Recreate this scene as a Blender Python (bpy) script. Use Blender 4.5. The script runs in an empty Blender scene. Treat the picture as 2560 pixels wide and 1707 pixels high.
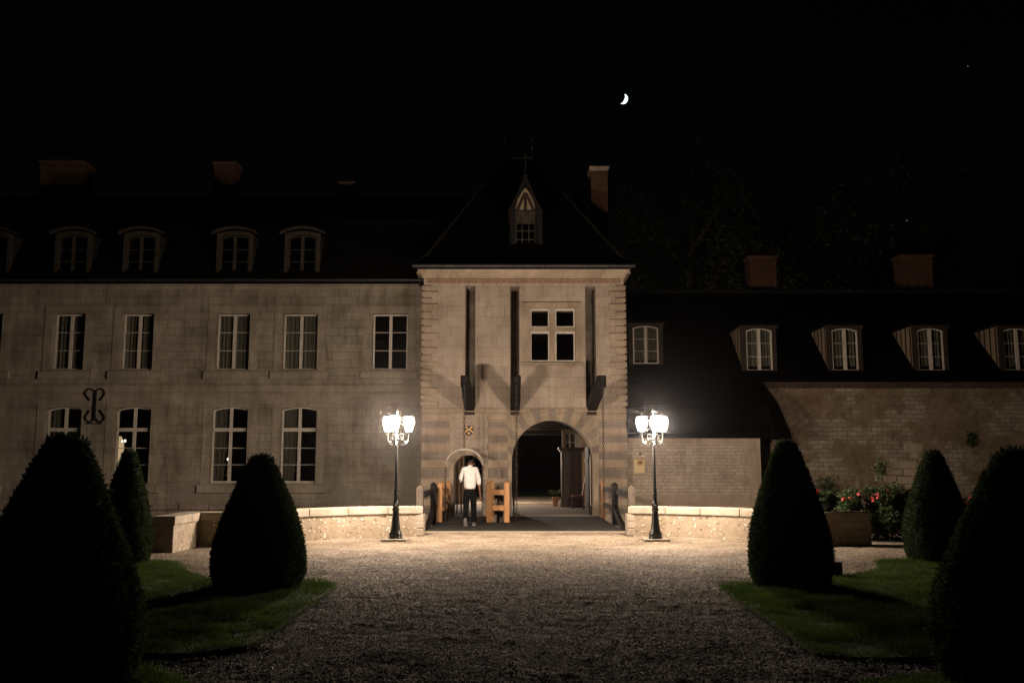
import bpy, bmesh, math, random
import numpy as np
from mathutils import Vector, Matrix
from mathutils.geometry import tessellate_polygon
R = math.radians
random.seed(7); rng = np.random.default_rng(7)
scene = bpy.context.scene
COL = scene.collection

# ------------------------------------------------------------------ camera, sky, exposure
FPX = 2325.0; CAMH = 1.6; PITCH = math.atan(309/2325.0)
cd = bpy.data.cameras.new('camera'); cam = bpy.data.objects.new('camera', cd); COL.objects.link(cam)
cam.location = (0, 0, CAMH); cam.rotation_euler = (R(90)+PITCH, 0, 0)
cd.sensor_width = 36; cd.lens = 36*FPX/2560; cd.clip_end = 3000; cd.clip_start = .05
scene.camera = cam
w = bpy.data.worlds.new('World'); scene.world = w; w.use_nodes = True
wn = w.node_tree.nodes; bg = wn['Background']
sky = wn.new('ShaderNodeTexSky'); sky.sky_type = 'NISHITA'; sky.sun_disc = False
sky.sun_elevation = R(1); sky.sun_rotation = R(160); sky.air_density = 1.0
w.node_tree.links.new(sky.outputs[0], bg.inputs[0]); bg.inputs[1].default_value = 0.0006
scene.view_settings.view_transform = 'Standard'; scene.view_settings.look = 'None'
scene.view_settings.exposure = 0; scene.view_settings.gamma = 1
LAMP_W = 1180.0; LAMP_COL = (1.0, .80, .64)

# ------------------------------------------------------------------ measuring: source pixel + depth -> x, z
def S(u, v, Y):
    a = (u-1280)/FPX; b = (853.5-v)/FPX
    dy = math.cos(PITCH)-b*math.sin(PITCH); dz = math.sin(PITCH)+b*math.cos(PITCH)
    return a*Y/dy, CAMH+Y*dz/dy
K = 2560/2352.0
def V(u, v, Y): return S(u*K, v*K, Y)
def G(u, v):                                     # V pixel on the ground -> x, y
    a = (u*K-1280)/FPX; b = (853.5-v*K)/FPX
    dy = math.cos(PITCH)-b*math.sin(PITCH); dz = math.sin(PITCH)+b*math.cos(PITCH)
    Y = -CAMH*dy/dz
    return a*Y/dy, Y

# ------------------------------------------------------------------ object helpers
ORG = {}
def thing(name, label, cat, loc=(0,0,0), group=None):
    o = bpy.data.objects.new(name, None); COL.objects.link(o); o.location = loc
    o.empty_display_size = .2
    o['label'] = label; o['category'] = cat
    if group: o['group'] = group
    ORG[o.name] = Vector(loc); return o
def tag(o, label=None, cat=None, group=None, kind=None):
    if label: o['label'] = label
    if cat: o['category'] = cat
    if group: o['group'] = group
    if kind: o['kind'] = kind
    return o
def children(o): return [c for c in bpy.data.objects if c.parent == o]
def copy_tree(o, parent=None):
    c = o.copy(); COL.objects.link(c); c.parent = parent
    for ch in children(o): copy_tree(ch, c)
    return c
class MB:
    def __init__(s): s.v = []; s.f = []; s.m = []
    def add(s, vs, fs, mi=0):
        n = len(s.v); s.v += [tuple(p) for p in vs]; s.f += [tuple(i+n for i in f) for f in fs]; s.m += [mi]*len(fs); return s
    def box(s, x0, x1, y0, y1, z0, z1, mi=0):
        vs = [(x0,y0,z0),(x1,y0,z0),(x1,y1,z0),(x0,y1,z0),(x0,y0,z1),(x1,y0,z1),(x1,y1,z1),(x0,y1,z1)]
        return s.add(vs, [(0,3,2,1),(4,5,6,7),(0,1,5,4),(1,2,6,5),(2,3,7,6),(3,0,4,7)], mi)
    def cbox(s, x0, x1, y0, y1, z0, z1, c, mi=0):     # box whose front (y0) edges are chamfered by c
        vs = [(x0+c,y0,z0+c),(x1-c,y0,z0+c),(x1-c,y0,z1-c),(x0+c,y0,z1-c),
              (x0,y0+c,z0),(x1,y0+c,z0),(x1,y0+c,z1),(x0,y0+c,z1),
              (x0,y1,z0),(x1,y1,z0),(x1,y1,z1),(x0,y1,z1)]
        fs = [(0,1,2,3),(4,5,1,0),(5,6,2,1),(6,7,3,2),(7,4,0,3),(8,9,5,4),(9,10,6,5),(10,11,7,6),(11,8,4,7),(11,10,9,8)]
        return s.add(vs, fs, mi)
    def prism(s, poly, y0, y1, mi=0):                  # poly in x,z ; extruded along y
        n = len(poly)
        vs = [(x,y0,z) for x,z in poly]+[(x,y1,z) for x,z in poly]
        fs = [tuple(range(n)), tuple(range(2*n-1,n-1,-1))]+[(i,i+n,(i+1)%n+n,(i+1)%n) for i in range(n)]
        return s.add(vs, fs, mi)
    def prismx(s, poly, x0, x1, mi=0):                 # poly in y,z ; extruded along x
        n = len(poly)
        vs = [(x0,y,z) for y,z in poly]+[(x1,y,z) for y,z in poly]
        fs = [tuple(range(n)), tuple(range(2*n-1,n-1,-1))]+[(i,i+n,(i+1)%n+n,(i+1)%n) for i in range(n)]
        return s.add(vs, fs, mi)
    def wall(s, outer, holes, y0, y1, mi=0, rim=True):
        loops = [outer]+holes; pts = [p for l in loops for p in l]; N = len(pts)
        tris = tessellate_polygon([[Vector((x,z,0)) for x,z in l] for l in loops])
        vs = [(x,y0,z) for x,z in pts]+[(x,y1,z) for x,z in pts]
        fs = []
        for t in tris:
            a,b,c = [pts[i] for i in t]
            cr = (b[0]-a[0])*(c[1]-a[1])-(b[1]-a[1])*(c[0]-a[0])
            if abs(cr) < 1e-9: continue
            t = tuple(t) if cr > 0 else tuple(reversed(t))
            fs.append(t); fs.append(tuple(i+N for i in reversed(t)))
        k = 0
        for l in loops:
            n = len(l)
            for i in range(n):
                fs.append((k+i, k+(i+1)%n, k+(i+1)%n+N, k+i+N))
            k += n
        return s.add(vs, fs, mi)
    def tube(s, pts, rad, n=8, mi=0, cap=True):
        P = [Vector(p) for p in pts]; m = len(P)
        if not hasattr(rad, '__len__'): rad = [rad]*m
        vs = []; up = None
        for i, p in enumerate(P):
            t = (P[min(i+1,m-1)]-P[max(i-1,0)]).normalized()
            if up is None: up = Vector((0,0,1)) if abs(t.z) < .9 else Vector((1,0,0))
            u = (up-t*up.dot(t))
            if u.length < 1e-4: u = Vector((1,0,0))-t*t.x
            u.normalize(); up = u; vv = t.cross(u)
            for k in range(n):
                a = 2*math.pi*k/n; vs.append(p+(u*math.cos(a)+vv*math.sin(a))*rad[i])
        fs = [(i*n+k, i*n+(k+1)%n, (i+1)*n+(k+1)%n, (i+1)*n+k) for i in range(m-1) for k in range(n)]
        if cap: fs += [tuple(range(n-1,-1,-1)), tuple((m-1)*n+k for k in range(n))]
        return s.add(vs, fs, mi)
    def lathe(s, prof, c=(0,0), n=20, mi=0, rot=0):
        vs = [(c[0]+r*math.cos(2*math.pi*k/n+rot), c[1]+r*math.sin(2*math.pi*k/n+rot), z) for r,z in prof for k in range(n)]
        m = len(prof)
        fs = [(i*n+k, i*n+(k+1)%n, (i+1)*n+(k+1)%n, (i+1)*n+k) for i in range(m-1) for k in range(n)]
        fs += [tuple(range(n-1,-1,-1)), tuple((m-1)*n+k for k in range(n))]
        return s.add(vs, fs, mi)
    def build(s, name, mats, parent=None, loc=None, smooth=False, bevel=0):
        if not isinstance(mats, (list,tuple)): mats = [mats]
        if parent is not None: org = ORG[parent.name]
        else: org = Vector(loc) if loc else Vector((0,0,0))
        me = bpy.data.meshes.new(name)
        me.from_pydata([(x-org.x,y-org.y,z-org.z) for x,y,z in s.v], [], s.f)
        for m in mats: me.materials.append(m)
        me.polygons.foreach_set('material_index', s.m)
        if smooth: me.polygons.foreach_set('use_smooth', [True]*len(s.f))
        me.update()
        bm = bmesh.new(); bm.from_mesh(me); bmesh.ops.recalc_face_normals(bm, faces=bm.faces[:]); bm.to_mesh(me); bm.free()
        o = bpy.data.objects.new(name, me); COL.objects.link(o)
        if parent is not None: o.parent = parent
        else: o.location = org
        ORG[o.name] = org
        if smooth:
            es = o.modifiers.new('split', 'EDGE_SPLIT'); es.split_angle = R(50)
        if bevel:
            b = o.modifiers.new('bevel','BEVEL'); b.width = bevel; b.segments = 2; b.limit_method = 'ANGLE'
        return o
def fast(name, verts, faces, mats, parent=None, loc=(0,0,0), mi=None, smooth=False):
    org = ORG[parent.name] if parent is not None else Vector(loc)
    verts = np.asarray(verts, dtype=np.float32)-np.array(org, dtype=np.float32)
    faces = np.asarray(faces, dtype=np.int32); nf, k = faces.shape
    me = bpy.data.meshes.new(name)
    me.vertices.add(len(verts)); me.vertices.foreach_set('co', verts.ravel())
    me.loops.add(nf*k); me.loops.foreach_set('vertex_index', faces.ravel())
    me.polygons.add(nf); me.polygons.foreach_set('loop_start', np.arange(0,nf*k,k,dtype=np.int32))
    me.polygons.foreach_set('loop_total', np.full(nf,k,dtype=np.int32))
    for m in (mats if isinstance(mats,(list,tuple)) else [mats]): me.materials.append(m)
    if mi is not None: me.polygons.foreach_set('material_index', np.asarray(mi,dtype=np.int32))
    if smooth: me.polygons.foreach_set('use_smooth', np.ones(nf,dtype=bool))
    me.update(calc_edges=True); me.validate()
    o = bpy.data.objects.new(name, me); COL.objects.link(o)
    if parent is not None: o.parent = parent
    else: o.location = org
    ORG[o.name] = org
    return o

# ------------------------------------------------------------------ materials
def nmat(name, rough=.8, col=(.5,.5,.5), metal=0, spec=.3):
    m = bpy.data.materials.new(name); m.use_nodes = True
    b = m.node_tree.nodes['Principled BSDF']
    b.inputs['Base Color'].default_value = (*col,1); b.inputs['Roughness'].default_value = rough
    b.inputs['Metallic'].default_value = metal; b.inputs['Specular IOR Level'].default_value = spec
    return m, m.node_tree.nodes, m.node_tree.links, b
def rgb(c): return (*c,1)
def mapped(N, L, sx=1, sz=1, distort=0, dscale=3, plane=True):
    tc = N.new('ShaderNodeTexCoord'); sp = N.new('ShaderNodeSeparateXYZ'); cb = N.new('ShaderNodeCombineXYZ')
    L.new(tc.outputs['Object'], sp.inputs[0])
    if plane:
        ad = N.new('ShaderNodeMath'); ad.operation = 'ADD'
        L.new(sp.outputs[0], ad.inputs[0]); L.new(sp.outputs[1], ad.inputs[1])
        L.new(ad.outputs[0], cb.inputs[0]); L.new(sp.outputs[2], cb.inputs[1])
    else:
        for i in range(3): L.new(sp.outputs[i], cb.inputs[i])
    out = cb.outputs[0]
    if distort:
        nz = N.new('ShaderNodeTexNoise'); nz.inputs['Scale'].default_value = dscale; nz.inputs['Detail'].default_value = 3
        L.new(out, nz.inputs['Vector'])
        su = N.new('ShaderNodeVectorMath'); su.operation = 'SUBTRACT'; L.new(nz.outputs['Color'], su.inputs[0]); su.inputs[1].default_value = (.5,.5,.5)
        sc = N.new('ShaderNodeVectorMath'); sc.operation = 'SCALE'; L.new(su.outputs[0], sc.inputs[0]); sc.inputs['Scale'].default_value = distort
        ad2 = N.new('ShaderNodeVectorMath'); L.new(out, ad2.inputs[0]); L.new(sc.outputs[0], ad2.inputs[1]); out = ad2.outputs[0]
    if sx != 1 or sz != 1:
        mu = N.new('ShaderNodeVectorMath'); mu.operation = 'MULTIPLY'; L.new(out, mu.inputs[0]); mu.inputs[1].default_value = (sx,sz,1); out = mu.outputs[0]
    return out
def noise(N, L, vec, scale, detail=5, rough=.6):
    n = N.new('ShaderNodeTexNoise'); n.inputs['Scale'].default_value = scale; n.inputs['Detail'].default_value = detail
    n.inputs['Roughness'].default_value = rough
    if vec is not None: L.new(vec, n.inputs['Vector'])
    return n
def ramp(N, L, fac, stops):
    r = N.new('ShaderNodeValToRGB'); e = r.color_ramp.elements
    while len(e) < len(stops): e.new(.5)
    for i,(p,c) in enumerate(stops): e[i].position = p; e[i].color = rgb(c) if hasattr(c,'__len__') else (c,c,c,1)
    L.new(fac, r.inputs[0]); return r.outputs[0]
def mix(N, L, a, b, fac=None, mode='MIX', f=1.0):
    m = N.new('ShaderNodeMixRGB'); m.blend_type = mode; m.inputs[0].default_value = f
    if fac is not None: L.new(fac, m.inputs[0])
    for i,x in ((1,a),(2,b)):
        if hasattr(x,'default_value'): L.new(x, m.inputs[i])
        else: m.inputs[i].default_value = rgb(x)
    return m.outputs[0]
def bump(N, L, B, h, strength=.5, dist=.01):
    b = N.new('ShaderNodeBump'); b.inputs['Strength'].default_value = strength; b.inputs['Distance'].default_value = dist
    L.new(h, b.inputs['Height']); L.new(b.outputs[0], B.inputs['Normal']); return b
def masonry(name, c1, c2, mortar, bw=.6, rh=.33, mw=.008, distort=.0, dsc=3, stain=.5, bs=.5, bd=.012, scale=1, msm=.1, fine=.3, stc=(.25,.22,.18)):
    m,N,L,B = nmat(name, .9, spec=.15)
    vec = mapped(N,L,scale,scale,distort,dsc)
    br = N.new('ShaderNodeTexBrick'); L.new(vec, br.inputs['Vector'])
    br.inputs['Color1'].default_value = rgb(c1); br.inputs['Color2'].default_value = rgb(c2); br.inputs['Mortar'].default_value = rgb(mortar)
    br.inputs['Scale'].default_value = 1; br.inputs['Brick Width'].default_value = bw; br.inputs['Row Height'].default_value = rh
    br.inputs['Mortar Size'].default_value = mw; br.inputs['Mortar Smooth'].default_value = msm; br.inputs['Bias'].default_value = 0; br.squash=.78; br.squash_frequency=3; br.offset=.42
    base = mapped(N,L,1,1)
    n1 = noise(N,L,base,.9,8,.65); st = ramp(N,L,n1.outputs[0],[(.35,stc),(.62,(1,1,1))])
    c = mix(N,L,br.outputs[0],st,mode='MULTIPLY',f=stain)
    sv = N.new('ShaderNodeVectorMath'); sv.operation='MULTIPLY'; L.new(base,sv.inputs[0]); sv.inputs[1].default_value=(3.2,.35,1); n4=noise(N,L,sv.outputs[0],1.6,7,.65)
    c = mix(N,L,c,ramp(N,L,n4.outputs[0],[(.36,(.45,.42,.38)),(.54,(1,1,1))]),mode='MULTIPLY',f=stain*.7)
    n2 = noise(N,L,base,14,6,.7); c = mix(N,L,c,ramp(N,L,n2.outputs[0],[(.3,(.6,.58,.55)),(.7,(1.15,1.12,1.08))]),mode='MULTIPLY',f=fine)
    L.new(c, B.inputs['Base Color'])
    inv = N.new('ShaderNodeMath'); inv.operation='MULTIPLY_ADD'; L.new(br.outputs['Fac'], inv.inputs[0]); inv.inputs[1].default_value=-1; 
    L.new(n2.outputs[0], inv.inputs[2])
    bump(N,L,B,inv.outputs[0],bs,bd)
    return m
M = {}
M['ashlar'] = masonry('ashlar_limestone',(.30,.262,.208),(.26,.225,.175),(.10,.082,.062),.56,.272,.005,.02,1.5,stain=.6,bs=.6)
M['tower'] = masonry('pale_limestone',(.42,.35,.28),(.38,.31,.245),(.25,.20,.155),.8,.33,.006,.015,1.5,stain=.4,bs=.35)
M['stone_plain'] = masonry('dressed_stone',(.40,.325,.24),(.37,.3,.22),(.3,.24,.18),2.0,1.0,.002,0,1,stain=.5,bs=.35)
M['surround'] = masonry('window_surround_stone',(.315,.272,.213),(.28,.24,.187),(.14,.118,.09),2.0,.5,.005,0,1,stain=.5,bs=.35)
M['quoin'] = masonry('quoin_stone',(.43,.345,.255),(.39,.31,.23),(.3,.24,.18),2.0,1.0,.002,0,1,stain=.45,bs=.5)
M['darkstone'] = masonry('brown_sandstone',(.25,.208,.168),(.295,.245,.198),(.3,.25,.19),.75,.6,.012,0.01,1,stain=.5,bs=.5)
M['brick'] = masonry('red_brick',(.10,.044,.026),(.07,.032,.019),(.10,.068,.042),.22,.075,.011,.006,4,stain=.4,bs=.6)
M['old_brick'] = masonry('dusty_old_brick',(.085,.055,.036),(.06,.04,.026),(.09,.068,.048),.22,.075,.011,.006,4,stain=.4,bs=.6)
M['brick_band'] = masonry('thin_brick_courses',(.27,.13,.085),(.21,.10,.07),(.36,.29,.21),.24,.055,.012,.006,4,stain=.3,bs=.6)
M['rubble'] = masonry('coursed_rubble',(.38,.31,.235),(.33,.265,.2),(.235,.18,.13),.30,.115,.013,.10,4.0,stain=.35,bs=.7,bd=.02,msm=.4)
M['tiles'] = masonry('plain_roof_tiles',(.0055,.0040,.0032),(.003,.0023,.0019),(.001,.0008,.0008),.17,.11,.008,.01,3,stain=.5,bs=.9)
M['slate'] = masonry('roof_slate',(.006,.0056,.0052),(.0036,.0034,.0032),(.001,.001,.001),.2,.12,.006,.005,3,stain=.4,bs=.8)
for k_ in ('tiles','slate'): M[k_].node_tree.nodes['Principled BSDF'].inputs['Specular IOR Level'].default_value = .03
M['slate_cheek'] = masonry('slate_hung_cheek',(.02,.017,.013),(.014,.012,.01),(.006,.005,.004),.14,.1,.006,.005,3,stain=.4,bs=.6)
def rubblemat(name,sx,sz,cols,mort,edge=.045,seedoff=0):
    m,N,L,B = nmat(name,.92,spec=.12); vec=mapped(N,L,sx,sz,.05,2.5)
    vo=N.new('ShaderNodeTexVoronoi'); vo.feature='DISTANCE_TO_EDGE'; vo.voronoi_dimensions='2D'; vo.inputs['Scale'].default_value=1; vo.inputs['Randomness'].default_value=.58
    vc=N.new('ShaderNodeTexVoronoi'); vc.feature='F1'; vc.voronoi_dimensions='2D'; vc.inputs['Scale'].default_value=1; vc.inputs['Randomness'].default_value=.58
    L.new(vec,vo.inputs['Vector']); L.new(vec,vc.inputs['Vector']); sp=N.new('ShaderNodeSeparateXYZ'); L.new(vc.outputs['Color'],sp.inputs[0])
    st=ramp(N,L,vo.outputs['Distance'],[(edge,0),(edge+.07,1)]); base=mapped(N,L); n=noise(N,L,base,12,7,.7); n1=noise(N,L,base,.8,5,.6)
    c=ramp(N,L,sp.outputs[0],[(0,cols[0]),(1,cols[1])]); c=mix(N,L,mort,c,fac=st)
    c=mix(N,L,c,ramp(N,L,n.outputs[0],[(.3,(.72,.7,.68)),(.7,(1.1,1.1,1.1))]),mode='MULTIPLY',f=.6); c=mix(N,L,c,ramp(N,L,n1.outputs[0],[(.35,(.7,.66,.6)),(.6,(1,1,1))]),mode='MULTIPLY',f=.5)
    L.new(c,B.inputs['Base Color']); bump(N,L,B,mix(N,L,st,n.outputs[0],mode='ADD',f=.4),.7,.018); return m
M['rubble'] = masonry('coursed_rubble',(.50,.43,.35),(.41,.345,.275),(.31,.255,.20),.27,.108,.012,.075,5.5,stain=.35,bs=.7,bd=.02,msm=.5)
def plaster():
    m,N,L,B = nmat('worn_render_over_rubble',.95,spec=.1)
    base = mapped(N,L); vec = mapped(N,L,1,1,.10,3)
    mu=N.new('ShaderNodeVectorMath'); mu.operation='MULTIPLY'; L.new(vec,mu.inputs[0]); mu.inputs[1].default_value=(3.3,7.2,1)
    br = N.new('ShaderNodeTexBrick'); L.new(vec, br.inputs['Vector'])
    for k,v in (('Color1',(.29,.245,.185,1)),('Color2',(.20,.165,.12,1)),('Mortar',(.085,.066,.047,1))): br.inputs[k].default_value = v
    br.inputs['Scale'].default_value=1; br.inputs['Brick Width'].default_value=.34; br.inputs['Row Height'].default_value=.15; br.inputs['Mortar Size'].default_value=.010; br.inputs['Mortar Smooth'].default_value=.6
    jt=mix(N,L,(1,1,1),(0,0,0),fac=br.outputs['Fac']); brc=br.outputs['Color']
    n0 = noise(N,L,base,.42,7,.62); mask = ramp(N,L,n0.outputs[0],[(.45,0),(.50,1)])
    n1 = noise(N,L,base,5,8,.7); pl = ramp(N,L,n1.outputs[0],[(.3,(.13,.095,.062)),(.55,(.19,.145,.10)),(.75,(.24,.19,.135))])
    n3 = noise(N,L,base,1.3,6,.7); pl = mix(N,L,pl,ramp(N,L,n3.outputs[0],[(.35,(.55,.48,.4)),(.6,(1,1,1))]),mode='MULTIPLY',f=.8)
    c = mix(N,L,brc,pl,fac=mask); L.new(c,B.inputs['Base Color'])
    h = mix(N,L,jt,(1,1,1),fac=mask)
    h2 = mix(N,L,h,n1.outputs[0],mode='ADD',f=.4)
    bump(N,L,B,h2,.6,.02); return m
M['plaster'] = plaster()
def flint():
    m,N,L,B = nmat('flint_in_mortar',.85,spec=.25)
    v3 = mapped(N,L,1,1,plane=False)
    vo = N.new('ShaderNodeTexVoronoi'); vo.inputs['Scale'].default_value = 12.5; L.new(v3,vo.inputs['Vector'])
    st = ramp(N,L,vo.outputs['Distance'],[(.24,1),(.36,0)])
    rv = N.new('ShaderNodeSeparateXYZ'); L.new(vo.outputs['Color'],rv.inputs[0])
    keep = ramp(N,L,rv.outputs[0],[(.22,0),(.26,1)])
    mk = mix(N,L,st,keep,mode='MULTIPLY')
    stone = ramp(N,L,rv.outputs[1],[(.0,(.12,.08,.05)),(.35,(.30,.22,.15)),(.6,(.42,.34,.26)),(1,(.5,.46,.4))])
    n = noise(N,L,v3,5,6,.7); mort = ramp(N,L,n.outputs[0],[(.3,(.18,.142,.095)),(.7,(.27,.22,.16))])
    L.new(mix(N,L,mort,stone,fac=mk),B.inputs['Base Color'])
    bump(N,L,B,mix(N,L,mk,n.outputs[0],mode='ADD',f=.3),.7,.02); return m
M['flint'] = flint()
def roughmat(name, c1, c2, scale=8, rough=.85, bs=.4, bd=.005, spec=.2, stretch=(1,1,1), metal=0, c3=None):
    m,N,L,B = nmat(name,rough,metal=metal,spec=spec)
    tc = N.new('ShaderNodeTexCoord'); mu = N.new('ShaderNodeVectorMath'); mu.operation='MULTIPLY'; L.new(tc.outputs['Object'],mu.inputs[0]); mu.inputs[1].default_value = stretch
    n = noise(N,L,mu.outputs[0],scale,7,.65)
    L.new(ramp(N,L,n.outputs[0],[(.32,c1),(.68,c2)]),B.inputs['Base Color']); bump(N,L,B,n.outputs[0],bs,bd); return m
def leafmat(name,c1,c2,scale=9,rough=.7):
    m,N,L,B = nmat(name,rough,spec=.2); tc=N.new('ShaderNodeTexCoord'); n=noise(N,L,tc.outputs['Object'],scale,5,.6)
    c=ramp(N,L,n.outputs[0],[(.32,c1),(.68,c2)]); L.new(c,B.inputs['Base Color'])
    t=N.new('ShaderNodeBsdfTranslucent'); L.new(c,t.inputs[0]); mx=N.new('ShaderNodeMixShader'); mx.inputs[0].default_value=.42
    L.new(B.outputs[0],mx.inputs[1]); L.new(t.outputs[0],mx.inputs[2]); L.new(mx.outputs[0],N['Material Output'].inputs[0]); return m
M['coping'] = roughmat('coping_stone',(.21,.175,.13),(.31,.265,.21),5)
M['new_wood'] = roughmat('new_oak',(.32,.155,.06),(.46,.25,.11),6,.6,stretch=(6,6,.6),bs=.25)
M['new_wood_x'] = roughmat('new_oak_rail',(.32,.155,.06),(.46,.25,.11),6,.6,stretch=(.6,6,6),bs=.25)
M['old_wood'] = roughmat('tarred_oak',(.005,.004,.0035),(.014,.011,.009),6,.75,stretch=(6,6,.6))
M['grey_wood'] = roughmat('weathered_oak',(.035,.027,.02),(.10,.078,.06),6,.8,stretch=(8,8,.6))
M['timber'] = roughmat('brown_timber',(.016,.011,.008),(.04,.026,.018),5,.8,stretch=(5,5,.8))
M['armoire'] = roughmat('dark_polished_walnut',(.02,.010,.006),(.045,.022,.012),5,.5,stretch=(4,4,.8),spec=.3)
M['iron'] = roughmat('black_painted_iron',(.006,.007,.007),(.012,.013,.012),20,.28,spec=.5,bs=.08,bd=.002)
M['rust'] = roughmat('dark_chain_iron',(.03,.024,.02),(.09,.07,.055),30,.55,metal=.6)
M['zinc'] = roughmat('dark_zinc_gutter',(.02,.019,.018),(.045,.042,.038),6,.5,metal=.5)
M['white'] = roughmat('white_window_paint',(.36,.325,.265),(.5,.455,.38),7,.6,bs=.15)
M['dwhite'] = roughmat('aged_dormer_paint',(.018,.014,.010),(.050,.039,.027),7,.7,bs=.2)
M['grey_door'] = roughmat('cream_infill_plaster',(.17,.13,.08),(.24,.185,.12),5,.9)
M['curtain'] = roughmat('pale_curtain',(.085,.085,.068),(.14,.135,.11),12,.95,bs=.1)
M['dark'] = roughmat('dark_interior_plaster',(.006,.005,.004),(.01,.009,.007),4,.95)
M['paving'] = masonry('stone_paving',(.17,.14,.11),(.13,.108,.085),(.03,.025,.02),.9,.9,.012,.01,2,stain=.6,bs=.6)
M['deck'] = roughmat('asphalt_deck',(.008,.007,.006),(.036,.031,.027),45,.8,bs=.9,bd=.012)
M['threshold'] = roughmat('worn_threshold_stone',(.16,.13,.10),(.27,.22,.17),6,.8)
M['base_render'] = roughmat('stained_base_render',(.24,.185,.14),(.36,.29,.22),2.2,.95)
M['slot'] = roughmat('dark_slot_stone',(.08,.066,.05),(.19,.16,.125),2.5,.95)  # slot backs, darker than the tower stone
M['cement'] = roughmat('grey_cement_patch',(.17,.15,.12),(.22,.195,.16),4,.95)
M['arc_iron'] = roughmat('galvanised_iron_arc',(.25,.22,.18),(.42,.37,.31),9,.6,metal=.1)
M['shirt'] = roughmat('white_cotton_shirt',(.37,.355,.335),(.48,.46,.43),5,.9,bs=.5,bd=.012)
M['trousers'] = roughmat('black_trousers',(.002,.002,.002),(.005,.005,.005),8,.95,bs=.3,bd=.01,spec=.05)
M['shoe'] = roughmat('grey_sneaker',(.03,.03,.03),(.07,.068,.065),15,.7)
M['sole'] = roughmat('pale_rubber_sole',(.14,.13,.12),(.2,.185,.17),15,.7)
M['hair'] = roughmat('black_hair',(.006,.005,.004),(.014,.011,.009),60,.8,bs=.8)
M['skin'] = roughmat('brown_skin',(.10,.048,.028),(.14,.068,.04),8,.5,bs=.05)
M['blue'] = roughmat('heraldic_dark_blue',(.012,.018,.04),(.02,.028,.055),10,.5)
M['gold'] = roughmat('heraldic_gold',(.55,.32,.07),(.68,.42,.11),10,.5)
M['cream_sign'] = roughmat('cream_yellow_panel',(.50,.39,.21),(.58,.46,.26),4,.6)
M['ochre_sign'] = roughmat('ochre_plaque',(.42,.25,.09),(.5,.31,.12),4,.6)
M['ink'] = roughmat('dark_brown_ink',(.05,.03,.02),(.07,.04,.03),9,.6)
M['red_seat'] = roughmat('red_leather',(.10,.026,.016),(.16,.042,.026),9,.5)
M['terracotta'] = roughmat('terracotta',(.25,.12,.06),(.35,.17,.09),9,.8)
M['yew'] = leafmat('yew_foliage',(.012,.022,.008),(.034,.052,.017),16,.8)
M['yew_core'] = roughmat('yew_twigs',(.006,.010,.004),(.016,.024,.009),16,.9,bs=.8,bd=.03)
M['grass'] = leafmat('lawn_grass',(.024,.055,.009),(.068,.105,.018),1.6,.8)
M['soil'] = roughmat('dark_soil_under_lawn',(.018,.028,.008),(.035,.05,.014),12,.95,bs=.8,bd=.02)
M['leaf'] = leafmat('rose_leaf',(.035,.06,.022),(.075,.105,.04),9,.6)
M['leaf2'] = roughmat('tree_leaf',(.015,.02,.008),(.035,.04,.016),3,.8)
M['bark'] = roughmat('tree_bark',(.02,.016,.012),(.04,.033,.024),6,.9,stretch=(4,4,1))
M['rose'] = roughmat('pink_rose_petals',(.38,.045,.04),(.5,.10,.085),30,.7)
M['geranium'] = roughmat('scarlet_geranium_petals',(.33,.010,.010),(.42,.022,.02),30,.7)
M['earth'] = roughmat('moat_earth',(.05,.045,.025),(.09,.08,.045),2,.95,bs=.8,bd=.05)
def gravel():
    m,N,L,B = nmat('pale_gravel',.9,spec=.2)
    tc = N.new('ShaderNodeTexCoord')
    vo = N.new('ShaderNodeTexVoronoi'); vo.inputs['Scale'].default_value = 38; L.new(tc.outputs['Object'],vo.inputs['Vector'])
    sp = N.new('ShaderNodeSeparateXYZ'); L.new(vo.outputs['Color'],sp.inputs[0])
    peb = ramp(N,L,sp.outputs[0],[(0,(.11,.085,.06)),(.5,(.22,.175,.125)),(.9,(.31,.26,.19)),(1,(.48,.42,.34))])
    n = noise(N,L,tc.outputs['Object'],1.1,8,.7); c = mix(N,L,peb,ramp(N,L,n.outputs[0],[(.38,(.50,.46,.40)),(.6,(1.05,1.05,1.05))]),mode='MULTIPLY',f=.8)
    L.new(c,B.inputs['Base Color'])
    nf = noise(N,L,tc.outputs['Object'],22,8,.75)
    h = mix(N,L,ramp(N,L,vo.outputs['Distance'],[(0,1),(.7,0)]),nf.outputs[0],mode='ADD',f=1)
    bump(N,L,B,h,.9,.016); return m
M['gravel'] = gravel()
M['pebble_dimmed'] = roughmat('falloff_dimmed_gravel',(.008,.0065,.0045),(.034,.027,.019),9,.6,bs=.1)  # lamp light fall-off across the foreground is put into this stone colour
M['pebble_pale'] = roughmat('pale_limestone_gravel',(.2,.16,.12),(.34,.29,.22),9,.6,bs=.1)
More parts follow.
